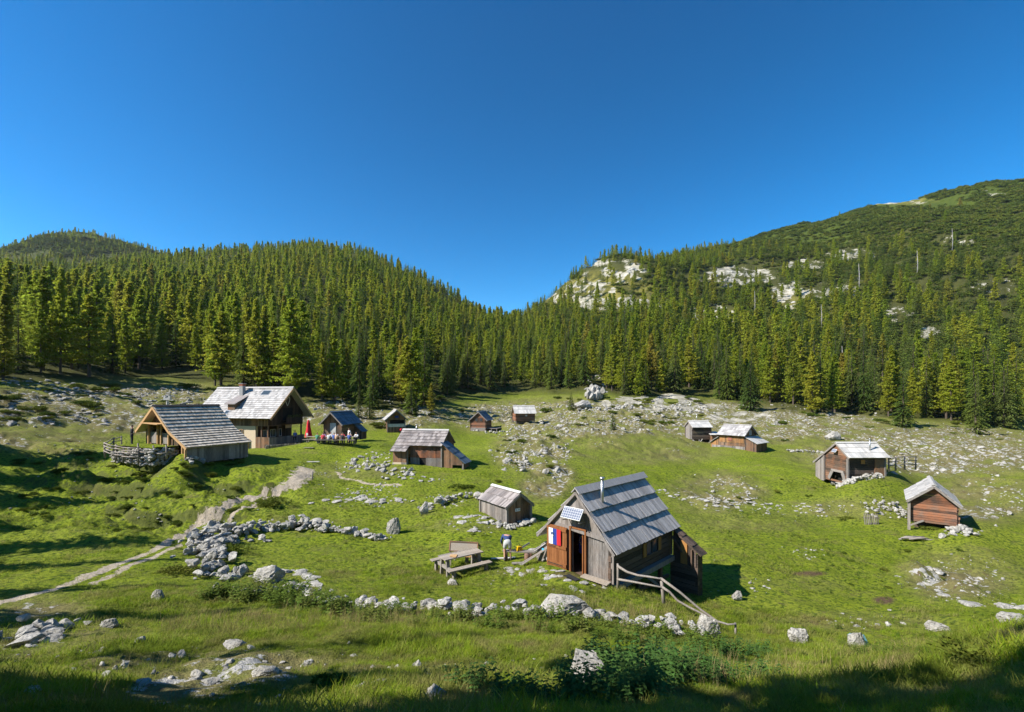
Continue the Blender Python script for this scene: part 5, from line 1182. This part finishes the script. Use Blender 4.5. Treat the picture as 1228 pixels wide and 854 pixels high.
# small things
o = MB(); o.box(-.24,.24,-.18,.18,0,.12); bx2 = o.build('plastic_lid', M['teal'], None, False, G(1024,773)+Vector((0,-.15,.18))); bx2.rotation_euler = (.7,.15,.1); tag(bx2, 'faded teal plastic board leaning on a pale boulder at the meadow edge', 'board')
m = MB(); m.tube([(0,0,-.2),(.02,0,.75)], .06, 6); o = m.build('wooden_stake', M['plank'], None, True, G(374.5,576)); tag(o, 'short dark wooden stake beside the top of the gravel path', 'stake')
m = MB(); m.bar((-.8,0,.05),(.8,.1,.06),.3,.05); o = m.build('pale_slab', M['roofwhite'], None, False, G(373,554.5)); tag(o, 'pale plank lying in the grass above the gravel path', 'plank')
m = MB(); m.bar((-.5,0,.05),(.6,-.1,.06),.3,.04); o = m.build('loose_plank', M['rail'], None, False, G(370,537.5)); tag(o, 'grey plank on the grass below the closed red parasol', 'plank')
# ------------------------------------------------------------------ trees
def tris(name, T, m):
    T = np.array(T, np.float32); n_ = len(T); return meshnp(name, T.reshape(-1, 3), np.arange(n_*3).reshape(-1, 3), m)
def spruce_mesh(seed, levels, per, tw, rad=.17, z0=.05, fat=1.0):
    rs = random.Random(seed); T = []
    for k in range(levels):
        z = z0+(1-z0)*(k/levels)**.92; Rz = rad*((1-z)**.82)*rs.uniform(.82, 1.12)+.006
        for j in range(per):
            a = rs.uniform(0, 2*PI); L = Rz*rs.uniform(.62, 1.15); dr = rs.uniform(.18, .5)
            f = Vector((math.cos(a), math.sin(a), 0)); s = Vector((-f.y, f.x, 0)); p0 = Vector((0,0,z))
            for i in range(tw):
                t = .25+.75*(i+rs.random()*.5)/tw; c = p0+f*L*t-Vector((0,0,dr*L*t*t*1.3)); w = max(L*.34*(1.15-t*.7), .008)*fat
                for sg in (-1, 1):
                    e = c+s*sg*w*rs.uniform(.7,1.2)+f*w*rs.uniform(.2,.7)-Vector((0,0,w*rs.uniform(.15,.7)))
                    T.append((c-f*w*.25, c+f*w*.45, e))
            tip = p0+f*L*1.08-Vector((0,0,dr*L*1.3)); c = p0+f*L*.6-Vector((0,0,dr*L*.45)); T.append((c-s*L*.07, c+s*L*.07, tip))
    for j in range(4): a = j*1.57; T.append(((0,0,1.03), (.008*math.cos(a), .008*math.sin(a), .96), (.008*math.cos(a+1.6), .008*math.sin(a+1.6), .96)))
    return T
def larch_mesh(seed, levels, per, tw, rad=.2, z0=.12, fat=1.0):
    rs = random.Random(seed); T = []
    for k in range(levels):
        z = z0+(1-z0)*(k/levels); prof = min(1, (z-z0)/.10+.5)*((1-z)/(1-z0))**.80; Rz = rad*1.12*prof*rs.uniform(.55, 1.2)+.008
        for j in range(per):
            a = rs.uniform(0, 2*PI); L = Rz*rs.uniform(.5, 1.15); up = rs.uniform(-.15, .3)
            f = Vector((math.cos(a), math.sin(a), 0)); s = Vector((-f.y, f.x, 0)); p0 = Vector((0,0,z))
            for i in range(tw):
                t = .2+.8*(i+rs.random())/tw; c = p0+f*L*t+Vector((0,0,up*L*t*t)); w = rs.uniform(.011, .022)*fat
                for q in range(3):
                    d = Vector((rs.gauss(0,1), rs.gauss(0,1), rs.gauss(-.35,.7))).normalized()*w*1.3; e = Vector((rs.gauss(0,1), rs.gauss(0,1), rs.gauss(0,.5))).normalized()*w*.7
                    o_ = c+s*rs.gauss(0, .10)*L*.9
                    T.append((o_-e, o_+e, o_+d))
    return T
SPR = [tris('crown', spruce_mesh(s, 34, 9, 4, .17+.035*(s % 3), .04, 1.05), M['spruce']) for s in range(8)]
LAR = [tris('crown', larch_mesh(s+50, 34, 7, 7, .17+.035*(s % 3), .08+.05*(s % 3), 1.2), M['larch']) for s in range(8)]
SPR_LO = [tris('crown_far', spruce_mesh(s+80, 17, 7, 2, .18+.035*(s % 3), .03, 1.4), M['spruce']) for s in range(4)]
LAR_LO = [tris('crown_far', larch_mesh(s+90, 20, 6, 3, .20+.035*(s % 3), .08, 2.3), M['larch']) for s in range(4)]
def trunk_mesh(r0=.016):
    m = MB(); m.tube([(0,0,-.05),(0,0,.02),(.002,.001,.4),(0,0,.97)], [r0*1.4, r0, r0*.7, r0*.12], 7)
    for k in range(14):
        z = .12+k*.06; a = k*2.4; L_ = .09*(1-z)+.01; m.tube([(0,0,z),(L_*math.cos(a),L_*math.sin(a),z-.005)], [.0022,.0008], 3)
    me = bpy.data.meshes.new('trunk'); me.from_pydata([tuple(v) for v in m.v], [], m.f); me.materials.append(M['bark']); return me
TRK = trunk_mesh()
def tree(kind, x, y, z, h, label, group, wide=1.0, var=None):
    nm = 'spruce_tree' if kind == 's' else 'larch_tree'
    t = thing(nm, label, 'tree', (x, y, z-.15), random.uniform(0, 6.28), group); t.scale = (h*wide, h*wide, h); t.rotation_euler.x = random.uniform(-.02,.02)
    lib = SPR if kind == 's' else LAR
    link('crown', lib[random.randrange(len(lib)) if var is None else var], t); link('trunk', TRK, t); return t
cand = []
for cell, r0, r1 in ((5.5, 55, 190), (6.6, 190, 430), (7.6, 430, 760), (9.5, 760, 1350)):
    gx = np.arange(-r1*1.25, r1*1.25, cell); gy = np.arange(r0*.6, r1, cell); gx, gy = np.meshgrid(gx, gy); gx = gx.ravel()+RNG.uniform(-.5,.5,gx.size)*cell*.95; gy = gy.ravel()+RNG.uniform(-.5,.5,gy.size)*cell*.95
    r_ = np.hypot(gx, gy); k = (r_ >= r0) & (r_ < r1) & ((gx < -.45*gy) | (r0 < 700)) & (gx < gy*1.3+10) & (gx > -(gy*1.3+10)-18*(gy < 110)) & (gy > 30); cand.append(np.stack([gx[k], gy[k]], 1))
cand = np.concatenate(cand); cx_, cy_ = cand[:,0], cand[:,1]; cz_ = Hn(cx_, cy_); tpx, tpy = proj(cx_, cy_, cz_)
edge = treeline(tpx)+fbm(cx_*.05, cy_*.05, 66, 3)*16
keep = tpy < edge
cl = np.zeros(len(cand))
for a, b, rx, ry, w in CLIFFS: cl = np.maximum(cl, w*blob(tpx, tpy, a, b, rx*1.0, ry*.9))
cl = np.maximum(cl, .8*np.maximum(blob(tpx, tpy, 720, 352, 66, 16), np.maximum(blob(tpx, tpy, 855, 388, 32, 10), blob(tpx, tpy, 950, 370, 24, 10))))
u = RNG.uniform(0, 1, len(cand))
keep &= ~((cl > .5) & (u > .25))
scz = sstep(-6, 10, np.interp(tpx, [780,850,950,1050,1228,1500], [296,294,303,298,282,272])-tpy)*(tpx > 760)*(cy_ > 250)
scz = np.maximum(scz, .30*blob(tpx, tpy, 90, 290, 90, 12)*(cy_ > 600))
keep &= ~(scz > u*1.04)
opn = sstep(.02, .22, fbm(cx_*.02, cy_*.02, 71, 3))*(cz_ > 40)*(tpx > 700)
keep &= ~(opn*.3 > RNG.uniform(0, 1, len(cand)))
keep &= (tpy > -50) & (cz_ > -12)
cand = cand[keep]; cx_, cy_, cz_, tpx, tpy = cx_[keep], cy_[keep], cz_[keep], tpx[keep], tpy[keep]
pl_ = np.interp(tpx, [0, 150, 330, 450, 600, 700, 850, 950, 1050, 1228], [.80, .84, .72, .58, .5, .45, .58, .46, .3, .2])
pl_ = pl_ + .45*fbm(cx_*.03, cy_*.03, 88, 3)
pl_ = pl_*np.interp(cz_, [0, 60, 140], [1.05, .95, .7])
isl = RNG.uniform(0, 1, len(cand)) < pl_
hh = np.interp(cz_, [-5, 40, 120, 220, 400], [15.5, 15.5, 13.0, 9.5, 12])*(RNG.uniform(.5, 1.25, len(cand))**.8)*np.interp(tpx, [0, 300, 420, 620, 800, 1228], [1.1, 1.0, .92, .95, 1.05, 1.1])
rr_t = np.hypot(cx_, cy_)
hh = hh*(1+np.interp(tpx, [-40, 20, 90, 330, 430], [-.35, -.25, .08, .2, 0])*np.interp(rr_t, [110, 190], [1, 0]))
def zonename(p, z):
    a = 'at the lower edge' if z < 12 else 'inside'
    if p < 350: return a+' of the forest on the left slope'
    if p < 600: return a+' of the forest on the middle left hill'
    if p < 800: return a+' of the forest in the central valley notch'
    return a+' of the forest on the right mountainside'
order = np.argsort(rr_t/hh); used = np.zeros(len(cand), bool); cnt = {'s': 0, 'l': 0}
inview = (tpx > -25) & (tpx < 1253)
for i in order:
    k = 'l' if isl[i] else 's'
    if not inview[i] or cnt[k] >= (282 if k == 's' else 290): continue
    if rr_t[i] > 260: continue
    cnt[k] += 1; used[i] = True; zn = zonename(tpx[i], cz_[i])
    tree(k, cx_[i], cy_[i], cz_[i], hh[i], ('narrow dark spruce ' if k == 's' else 'feathery yellow-green larch ')+zn, ('spruces ' if k == 's' else 'larches ')+zn, random.uniform(.68, 1.15))
# single trees standing out
for px_, row_, hp, k, lb in [(735,515,25,'s','small lone spruce in the open turf below the white rock pillar'),(685,492,24,'s','small spruce at the forest edge beside the low outcrop'),(900,492,62,'s','dark spruce standing forward of the forest edge above the far huts'),
        (430,500,40,'s','spruce just behind the blue roofed hut, left of a pair'),(443,503,45,'s','spruce just behind the blue roofed hut, right of a pair'),(493,497,46,'s','dark spruce beside the open-fronted small hut'),
        (517,494,36,'l','thin larch right of the dark spruce behind the log house'),(265,462,90,'l','broad yellowish larch above the roof of the left barn'),(107,452,100,'l','golden brown larch at the edge of the left forest'),
        (328,462,78,'l','orange-brown larch above the big house'),(1170,520,70,'s','spruce standing forward at the right forest edge'),(1083,512,64,'s','dense spruce at the corner of the right forest edge'),(425,515,15,'s','knee high young spruce behind the blue roofed hut')]:
    g = G(px_, row_); tree(k, g.x, g.y, g.z, hp/F*g.y, lb, None, 1.15)
for px_, row_, hp, lb in [(1030,350,34,'bare grey dead spruce on the upper right slope'),(1100,330,30,'bare pale dead spruce beside a rock patch, upper right slope'),(905,375,26,'thin grey snag below the broad white cliff'),(1142,300,26,'highest bare dead tree under the dwarf pine belt'),(985,395,30,'leaning grey snag in the middle of the right slope'),(536,470,34,'bare grey dead larch in the valley forest edge'),(1010,455,40,'pale dead spruce inside the lower right forest'),(880,440,30,'dead grey tree above the two far right huts')]:
    g = G(px_, row_); h_ = hp/F*g.y; m = MB(); m.tube([(0,0,-.5),(.02*h_,0,h_*.5),(0,.01*h_,h_)], [.02*h_,.013*h_,.004*h_], 7)
    for k in range(26):
        z_ = h_*random.uniform(.25,.97); a_ = random.uniform(0,6.28); L_ = h_*.11*(1.1-z_/h_); m.tube([(0,0,z_),(L_*math.cos(a_),L_*math.sin(a_),z_-L_*.3)], [.004*h_,.001*h_], 3)
    o = m.build('dead_tree', M['snag'], None, True, g); tag(o, lb, 'dead tree')
# trees standing outside the picture to the left; their shade lies over the foreground
for x, y, h, wd in [(-10.5,3.9,16,.7),(-7.6,2.0,15,.85),(-5.2,.2,14,.85),(-9.5,-.4,17,.9),(-3.2,-2.2,12,.9),(-31,16,14,.9),(-39,21,17,1.0),(-46,27,17,1.1),(-52,36,18,1.1),(-19,8.6,10,.6),(-17,5.4,16,.5),(-24,9.4,16,.8),(-28,12.5,15,.7),(-34,19,17,.9),(-49,31,17,1.0)]:
    tree('s', x, y, H(x, y), h, 'tall spruce standing outside the left edge of the picture', 'spruces outside the left edge of the picture', wd)

# ------------------------------------------------------------------ scattering by geometry nodes (uncountable things only)
def scatter(name, P_, S_, A_, meshes, m, label, cat, tilt=None):
    me = bpy.data.meshes.new(name); me.vertices.add(len(P_)); me.vertices.foreach_set('co', np.asarray(P_, np.float32).ravel())
    at = me.attributes.new('sc', 'FLOAT', 'POINT'); at.data.foreach_set('value', np.asarray(S_, np.float32))
    at = me.attributes.new('rot', 'FLOAT_VECTOR', 'POINT'); at.data.foreach_set('vector', np.asarray(A_, np.float32).ravel())
    me.materials.append(m)
    o = link(name, me); ng = bpy.data.node_groups.new(name+'_nodes', 'GeometryNodeTree')
    ng.interface.new_socket('Geometry', in_out='INPUT', socket_type='NodeSocketGeometry'); ng.interface.new_socket('Geometry', in_out='OUTPUT', socket_type='NodeSocketGeometry')
    gi = ng.nodes.new('NodeGroupInput'); go = ng.nodes.new('NodeGroupOutput'); ip = ng.nodes.new('GeometryNodeInstanceOnPoints'); jn = ng.nodes.new('GeometryNodeJoinGeometry')
    for me_ in meshes:
        src = bpy.data.objects.new(me_.name+'_source', me_); oi = ng.nodes.new('GeometryNodeObjectInfo'); oi.inputs['Object'].default_value = src; oi.inputs['As Instance'].default_value = True
        ng.links.new(oi.outputs['Geometry'], jn.inputs[0])
    a1 = ng.nodes.new('GeometryNodeInputNamedAttribute'); a1.data_type = 'FLOAT'; a1.inputs[0].default_value = 'sc'
    a2 = ng.nodes.new('GeometryNodeInputNamedAttribute'); a2.data_type = 'FLOAT_VECTOR'; a2.inputs[0].default_value = 'rot'
    mp = ng.nodes.new('GeometryNodeMeshToPoints')
    ng.links.new(gi.outputs[0], mp.inputs[0]); ng.links.new(mp.outputs[0], ip.inputs['Points']); ng.links.new(jn.outputs[0], ip.inputs['Instance']); ip.inputs['Pick Instance'].default_value = True
    ng.links.new(a1.outputs[0], ip.inputs['Scale']); ng.links.new(a2.outputs[0], ip.inputs['Rotation']); ng.links.new(ip.outputs[0], go.inputs[0])
    md = o.modifiers.new('scatter', 'NODES'); md.node_group = ng
    return tag(o, label, cat, kind='stuff')
def upright(n_, t=.06): return np.stack([RNG.normal(0, t, n_), RNG.normal(0, t, n_), RNG.uniform(0, 2*PI, n_)], 1)
fs_ = ~used & ~isl; fl_ = ~used & isl
for msk, lib, nm, lb, mt in ((fs_, SPR_LO, 'spruce_forest', 'dense dark green spruce forest covering the hillsides', 'spruce'), (fl_, LAR_LO, 'larch_forest', 'yellow-green larches mixed through the hillside forest', 'larch')):
    n_ = msk.sum(); scatter(nm, np.stack([cx_[msk], cy_[msk], cz_[msk]-.2], 1), hh[msk], upright(n_, .02), lib, M[mt], lb, 'forest')

def bush_mesh(name, seed, n_, m, size=.09, flat=.55, pts_=None):
    rs = random.Random(seed); T = []
    lob = [(Vector((rs.gauss(0,.4), rs.gauss(0,.4), rs.uniform(.1,.5)*flat)), rs.uniform(.3,.6)) for _ in range(9)]
    for k in range(n_):
        c, r_ = rs.choice(lob); d = Vector((rs.gauss(0,1), rs.gauss(0,1), abs(rs.gauss(0,1)))).normalized(); p = c+Vector((d.x*r_, d.y*r_, d.z*r_*flat))*rs.uniform(.6,1.08)
        if p.z < -.1: continue
        a = Vector((rs.gauss(0,1), rs.gauss(0,1), rs.gauss(0,1))).normalized()*size*.5; b = (d+Vector((rs.gauss(0,.6), rs.gauss(0,.6), rs.gauss(.3,.5)))).normalized()*size*1.5
        T.append((p-a, p+a, p+b))
    return tris(name, T, m)
BUSH = [bush_mesh('foliage', s, 1500, M['scrub'], .10) for s in range(4)]
BUSHLO = [bush_mesh('foliage_far', s+9, 260, M['scrub'], .24) for s in range(3)]
# dwarf pine belt
gx = np.concatenate([RNG.uniform(-500, 850, 90000), RNG.uniform(-1150, -350, 26000)]); gy = np.concatenate([RNG.uniform(180, 760, 90000), RNG.uniform(600, 1050, 26000)]); gz = Hn(gx, gy); bx_, by_ = proj(gx, gy, gz)
s1 = sstep(-14, 8, np.interp(bx_, [780,850,950,1050,1228,1500], [300,298,308,303,288,275])-by_)*(bx_ > 760); s2 = blob(bx_, by_, 100, 292, 150, 18)*(gy > 600)
k = (np.maximum(s1, s2) > RNG.uniform(.1, 1, len(gx))) & (bx_ > -60) & (bx_ < 1290) & (fbm(gx*.02, gy*.02, 12, 3) > -.22)
k |= (bx_ > 640) & (gz > 28) & (bx_ < 1290) & (RNG.uniform(0, 1, len(gx)) < .30)
for a, b, rx, ry, w in CLIFFS: k &= blob(bx_, by_, a, b, rx, ry)*w < .5
k &= blob(bx_, by_, 1080, 243, 90, 4.5) < .4
scatter('dwarf_pine_scrub', np.stack([gx[k], gy[k], gz[k]-.3], 1), RNG.uniform(1.6, 4.0, k.sum()), upright(k.sum(), .05), BUSHLO, M['scrub'], 'dark green dwarf pine scrub carpeting the upper mountain slope', 'scrub')

# countable bushes
def bush(px, row, w_px, label, group=None, lib=BUSH, name='juniper_bush', tall=.8, cat='bush'):
    g = G(px, row); s = w_px/F*g.y/1.9; t = thing(name, label, cat, (g.x, g.y, g.z), random.uniform(0,6.28), group); t.scale = (s, s*.9, s*tall)
    link('foliage', random.choice(lib), t); return t
random.seed(5)
for x0, x1, y0, y1, n_, s0, s1, zn in [(0,320,462,505,46,8,22,'on the shaded rocky slope behind the left barn'),(20,300,545,640,70,6,15,'along the grassy terraces left of the path'),(380,560,478,505,20,6,16,'on the slope behind the small huts'),
        (640,860,478,512,26,6,15,'along the edge of the central forest'),(860,1228,492,530,30,6,13,'along the foot of the right forest'),(560,700,520,590,14,5,12,'among the stones of the boulder field'),(800,1000,570,620,10,4,9,'on the knoll right of the main hut'),
        (1000,1200,640,720,9,5,10,'among the stones at the lower right')]:
    k = 0
    while k < n_:
        x = random.uniform(x0, x1); y = random.uniform(y0, y1)
        if excl(x, y) or pathdist(*[np.array([v]) for v in G(x, y)[:2]])[0] < 1.6: k += 1; continue
        bush(x, y, random.uniform(s0, s1), 'low dark green juniper bush growing '+zn, 'juniper bushes '+zn, tall=random.uniform(.8,1.4)); k += 1
for px_, row_, w_, lb, tl in [(320,606,44,'dense dark shrub patch below the gravel path',.5),(268,470,22,'rounded green shrub behind the big house',.8),(455,512,20,'dark bush right of the blue roofed hut',1.0),(395,588+250,70,'brown-green tussock bush in the lower left foreground',.7),(274,664,34,'brownish shrub growing out of the big stone heap',.8),(213,686,44,'dark shrub in shadow left of the big stone heap',.5),
        (1190,800,110,'dark low bush on the shaded bank at the right edge',.5),(1120,575+60,20,'nettles right of the log barn stone pier',.5),(555,585,22,'dark bush between the log house and the small shed',.7),(1015,622,16,'green tuft beside the plank fence',.5)]:
    bush(px_, row_, w_, lb, tall=tl)
def weed_mesh(seed, stems=14, leaves=11, m='weed', hgt=.75, leaf=.075, spread=.28):
    rs = random.Random(seed); T = []
    for s in range(stems):
        b = Vector((rs.gauss(0,spread*.6), rs.gauss(0,spread*.6), 0)); tip = b+Vector((rs.gauss(0,.12), rs.gauss(0,.12), hgt*rs.uniform(.5,1.05)))
        d = (tip-b).normalized(); q = d.cross(Vector((1,0,0))).normalized()*.006; T.append((b-q, b+q, tip))
        for k in range(leaves):
            t = .15+.85*k/leaves; c = b+(tip-b)*t; a = k*2.1+rs.uniform(-.4,.4); L = leaf*(1.35-t*.75)*rs.uniform(.7,1.3)
            f = Vector((math.cos(a), math.sin(a), rs.uniform(-.25,.35))); sd = Vector((-math.sin(a), math.cos(a), rs.uniform(-.2,.2)))
            mid = c+f*L*.6; tp = c+f*L*1.5-Vector((0,0,L*.35)); T.append((c, mid-sd*L*.42, mid+sd*L*.42)); T.append((mid-sd*L*.42, tp, mid+sd*L*.42))
    return tris('leaves', T, M[m])
WEED = [weed_mesh(s, 16, 12) for s in range(4)]; NETT = [weed_mesh(s+30, 22, 15, 'weeddark', .8, .085, .34) for s in range(4)]
random.seed(9)
def weeds(x0, x1, rowf, n_, s0, s1, lib, lb, gp_, jit=5):
    for k in range(n_):
        x = x0+(x1-x0)*(k+random.random())/n_; g = G(x, rowf(x)+random.uniform(-jit, jit)); s = random.uniform(s0, s1)
        t = thing('wild_herb', lb, 'plant', g, random.uniform(0,6.28), gp_); t.scale = (s*1.1, s*1.1, s); link('leaves', random.choice(lib), t)
wallrow = lambda x: np.interp(x, [250,345,395,440,500,620,700,760,810,850,900], [720,716,728,738,740,744,752,756,760,770,782])
weeds(245, 420, lambda x: wallrow(x)+2, 34, .6, 1.15, WEED, 'green herb tuft growing over the broken wall at left', 'herbs growing over the left wall', 9)
weeds(420, 700, lambda x: wallrow(x)+6, 30, .35, .85, WEED, 'green herb tuft growing at the foot of the low wall', 'herbs at the foot of the low wall', 9)
weeds(700, 880, lambda x: wallrow(x)+8, 20, .35, .9, WEED, 'green herb tuft growing below the railing', 'herbs below the railing', 9)
weeds(690, 790, lambda x: 822, 15, .3, .8, NETT, 'dark nettle clump around the half hidden foreground boulder', 'nettles around the foreground boulder', 24)
weeds(775, 925, lambda x: 806, 20, .3, .7, NETT, 'dark nettle clump right of the foreground boulder', 'nettles right of the foreground boulder', 22)
weeds(880, 1010, lambda x: 745+(x-880)*.1-0, 10, .25, .45, WEED, 'small herb tuft at the lower edge of the meadow', 'small herbs at the meadow edge', 6)
weeds(1010, 1140, lambda x: 782, 14, .3, .5, WEED, 'low herb tuft on the bank at the lower right', 'herbs on the lower right bank', 10)
weeds(560, 700, lambda x: 840, 5, .35, .6, NETT, 'dark broad leaved plant at the bottom centre edge', 'plants at the bottom centre edge', 10)

# turf
def tuft(seed, n_, h, spread, w, m, lean=.35):
    rs = random.Random(seed); T = []
    for k in range(n_):
        b = Vector((rs.gauss(0,spread), rs.gauss(0,spread), -.01)); a = rs.uniform(0, 2*PI); L = h*rs.uniform(.45, 1.1); f = Vector((math.cos(a), math.sin(a), 0)); s = Vector((-f.y, f.x, 0))*w
        p1 = b+f*L*lean*.3+Vector((0,0,L*.55)); p2 = b+f*L*lean+Vector((0,0,L*.95))
        T.append((b-s, b+s, p1+s*.8)); T.append((b-s, p1+s*.8, p1-s*.8)); T.append((p1-s*.8, p1+s*.8, p2))
    return tris('grass_tuft', T, M[m])
TUF = [tuft(s, 26, .06+.012*s, .06, .0035, 'blade', .9) for s in range(5)] + [tuft(40, 14, .13, .05, .003, 'blade', .8)]
STR = [tuft(60+s, 7, .42, .05, .0022, 'straw', .3) for s in range(3)]
def spots_in(r0, r1, n_):
    r = np.sqrt(RNG.uniform(r0*r0, r1*r1, n_)); a = RNG.uniform(R(-52), R(52), n_); x = r*np.sin(a); y = r*np.cos(a); z = Hn(x, y); px_, py_ = proj(x, y, z)
    kk = (py_ < 900) & (pathdist(x, y) > .9) & (masks(x, y, z)[2] < RNG.uniform(.15, 1.0, len(x)))
    kk &= ~((px_ > 652) & (px_ < 850) & (py_ > 640) & (py_ < 706) & (y > 17)) 
    return x[kk], y[kk], z[kk]
xs = []; 
for r0, r1, n_, s0, s1 in [(3, 8.5, 34000, .6, 1.2), (8.5, 13, 30000, .6, 1.3), (13, 22, 17000, .6, 1.3), (22, 44, 9000, .8, 1.6)]:
    x, y, z = spots_in(r0, r1, n_); big = 1+1.2*np.clip(fbm(x*.5, y*.5, 14, 3), -.3, .6)
    xs.append((np.stack([x, y, z], 1), RNG.uniform(s0, s1, len(x))*big))
P_ = np.concatenate([a for a, b in xs]); S_ = np.concatenate([b for a, b in xs])
scatter('grass', P_, S_, upright(len(P_), .15), TUF, M['blade'], 'short green pasture grass covering the near meadow', 'grass')
x, y, z = spots_in(5, 60, 14000); kk = (fbm(x*.35, y*.35, 29, 4) > .14); n_ = kk.sum()
scatter('meadow_herbs', np.stack([x[kk], y[kk], z[kk]], 1), RNG.uniform(.08, .30, n_)**1.15, upright(n_, .2), WEED[:3], M['weed'], 'low dark green broad leaved herbs growing in patches in the meadow', 'herbs')
x, y, z = spots_in(3.5, 16, 5000); kk = fbm(x*.4, y*.4, 19, 3) > .12; n_ = kk.sum()
scatter('dry_grass_stalks', np.stack([x[kk], y[kk], z[kk]], 1), RNG.uniform(.5, 1.3, n_), upright(n_, .2), STR, M['straw'], 'thin dry straw coloured stalks in the foreground turf', 'dry grass')

# ------------------------------------------------------------------ air
zlo = float(Z.min())-1.0; zhi = float(Z.max())+25
m_, nt_h = mat('clear_mountain_air'); q_h = N(nt_h); pv_ = q_h('ShaderNodeVolumePrincipled', {'Color': (.80,.88,1,1), 'Density': .00005, 'Anisotropy': .2}); oh = q_h('ShaderNodeOutputMaterial'); nt_h.links.new(pv_.outputs[0], oh.inputs['Volume'])
hb = MB(); hb.box(-2500,2500,-2500,2500,zlo,zhi); tag(hb.build('haze', m_), 'thin bluish air haze over the whole valley', 'haze', kind='stuff')
# ------------------------------------------------------------------ light, sky, camera
w = bpy.data.worlds.new('World'); sc.world = w; w.use_nodes = True; nt = w.node_tree; nt.nodes.clear()
sky = nt.nodes.new('ShaderNodeTexSky'); sky.sky_type = 'NISHITA'; sky.sun_disc = False; sky.sun_elevation = SUN_EL
to_sun = Vector((-math.cos(SUN_AZ)*math.cos(SUN_EL), -math.sin(SUN_AZ)*math.cos(SUN_EL), math.sin(SUN_EL)))
sky.sun_rotation = math.atan2(to_sun.x, to_sun.y) % (2*PI)
sky.altitude = 1500; sky.air_density = .9; sky.dust_density = .3; sky.ozone_density = 1.8
bg = nt.nodes.new('ShaderNodeBackground'); bg.inputs[1].default_value = .138; wo = nt.nodes.new('ShaderNodeOutputWorld')
hs = nt.nodes.new('ShaderNodeHueSaturation'); hs.inputs['Saturation'].default_value = 1.42; hs.inputs['Value'].default_value = .1; hs.inputs['Hue'].default_value = .483; nt.links.new(sky.outputs[0], hs.inputs['Color']); gm = nt.nodes.new('ShaderNodeGamma'); gm.inputs[1].default_value = 1.32; nt.links.new(hs.outputs[0], gm.inputs[0]); h2 = nt.nodes.new('ShaderNodeHueSaturation'); h2.inputs['Value'].default_value = 10; nt.links.new(gm.outputs[0], h2.inputs['Color']); nt.links.new(h2.outputs[0], bg.inputs[0]); nt.links.new(bg.outputs[0], wo.inputs[0])
sl = bpy.data.lights.new('sun', 'SUN'); sl.energy = 4.6; sl.angle = R(.53); sl.color = (1, .95, .86)
so = bpy.data.objects.new('sun', sl); COL.objects.link(so); so.rotation_euler = (-to_sun).to_track_quat('-Z', 'Y').to_euler()
cam = bpy.data.cameras.new('camera'); co = bpy.data.objects.new('camera', cam); COL.objects.link(co); sc.camera = co
co.location = (0,0,0); co.rotation_euler = (R(90), 0, 0); cam.sensor_width = 36; cam.lens = 36*F/1228; cam.shift_y = 51/1228; cam.clip_end = 5000; cam.clip_start = .1
sc.view_settings.view_transform = 'Standard'; sc.view_settings.look = 'None'; sc.view_settings.exposure = 1.0; sc.view_settings.gamma = 1
sc.render.resolution_x = 1024; sc.render.resolution_y = 712
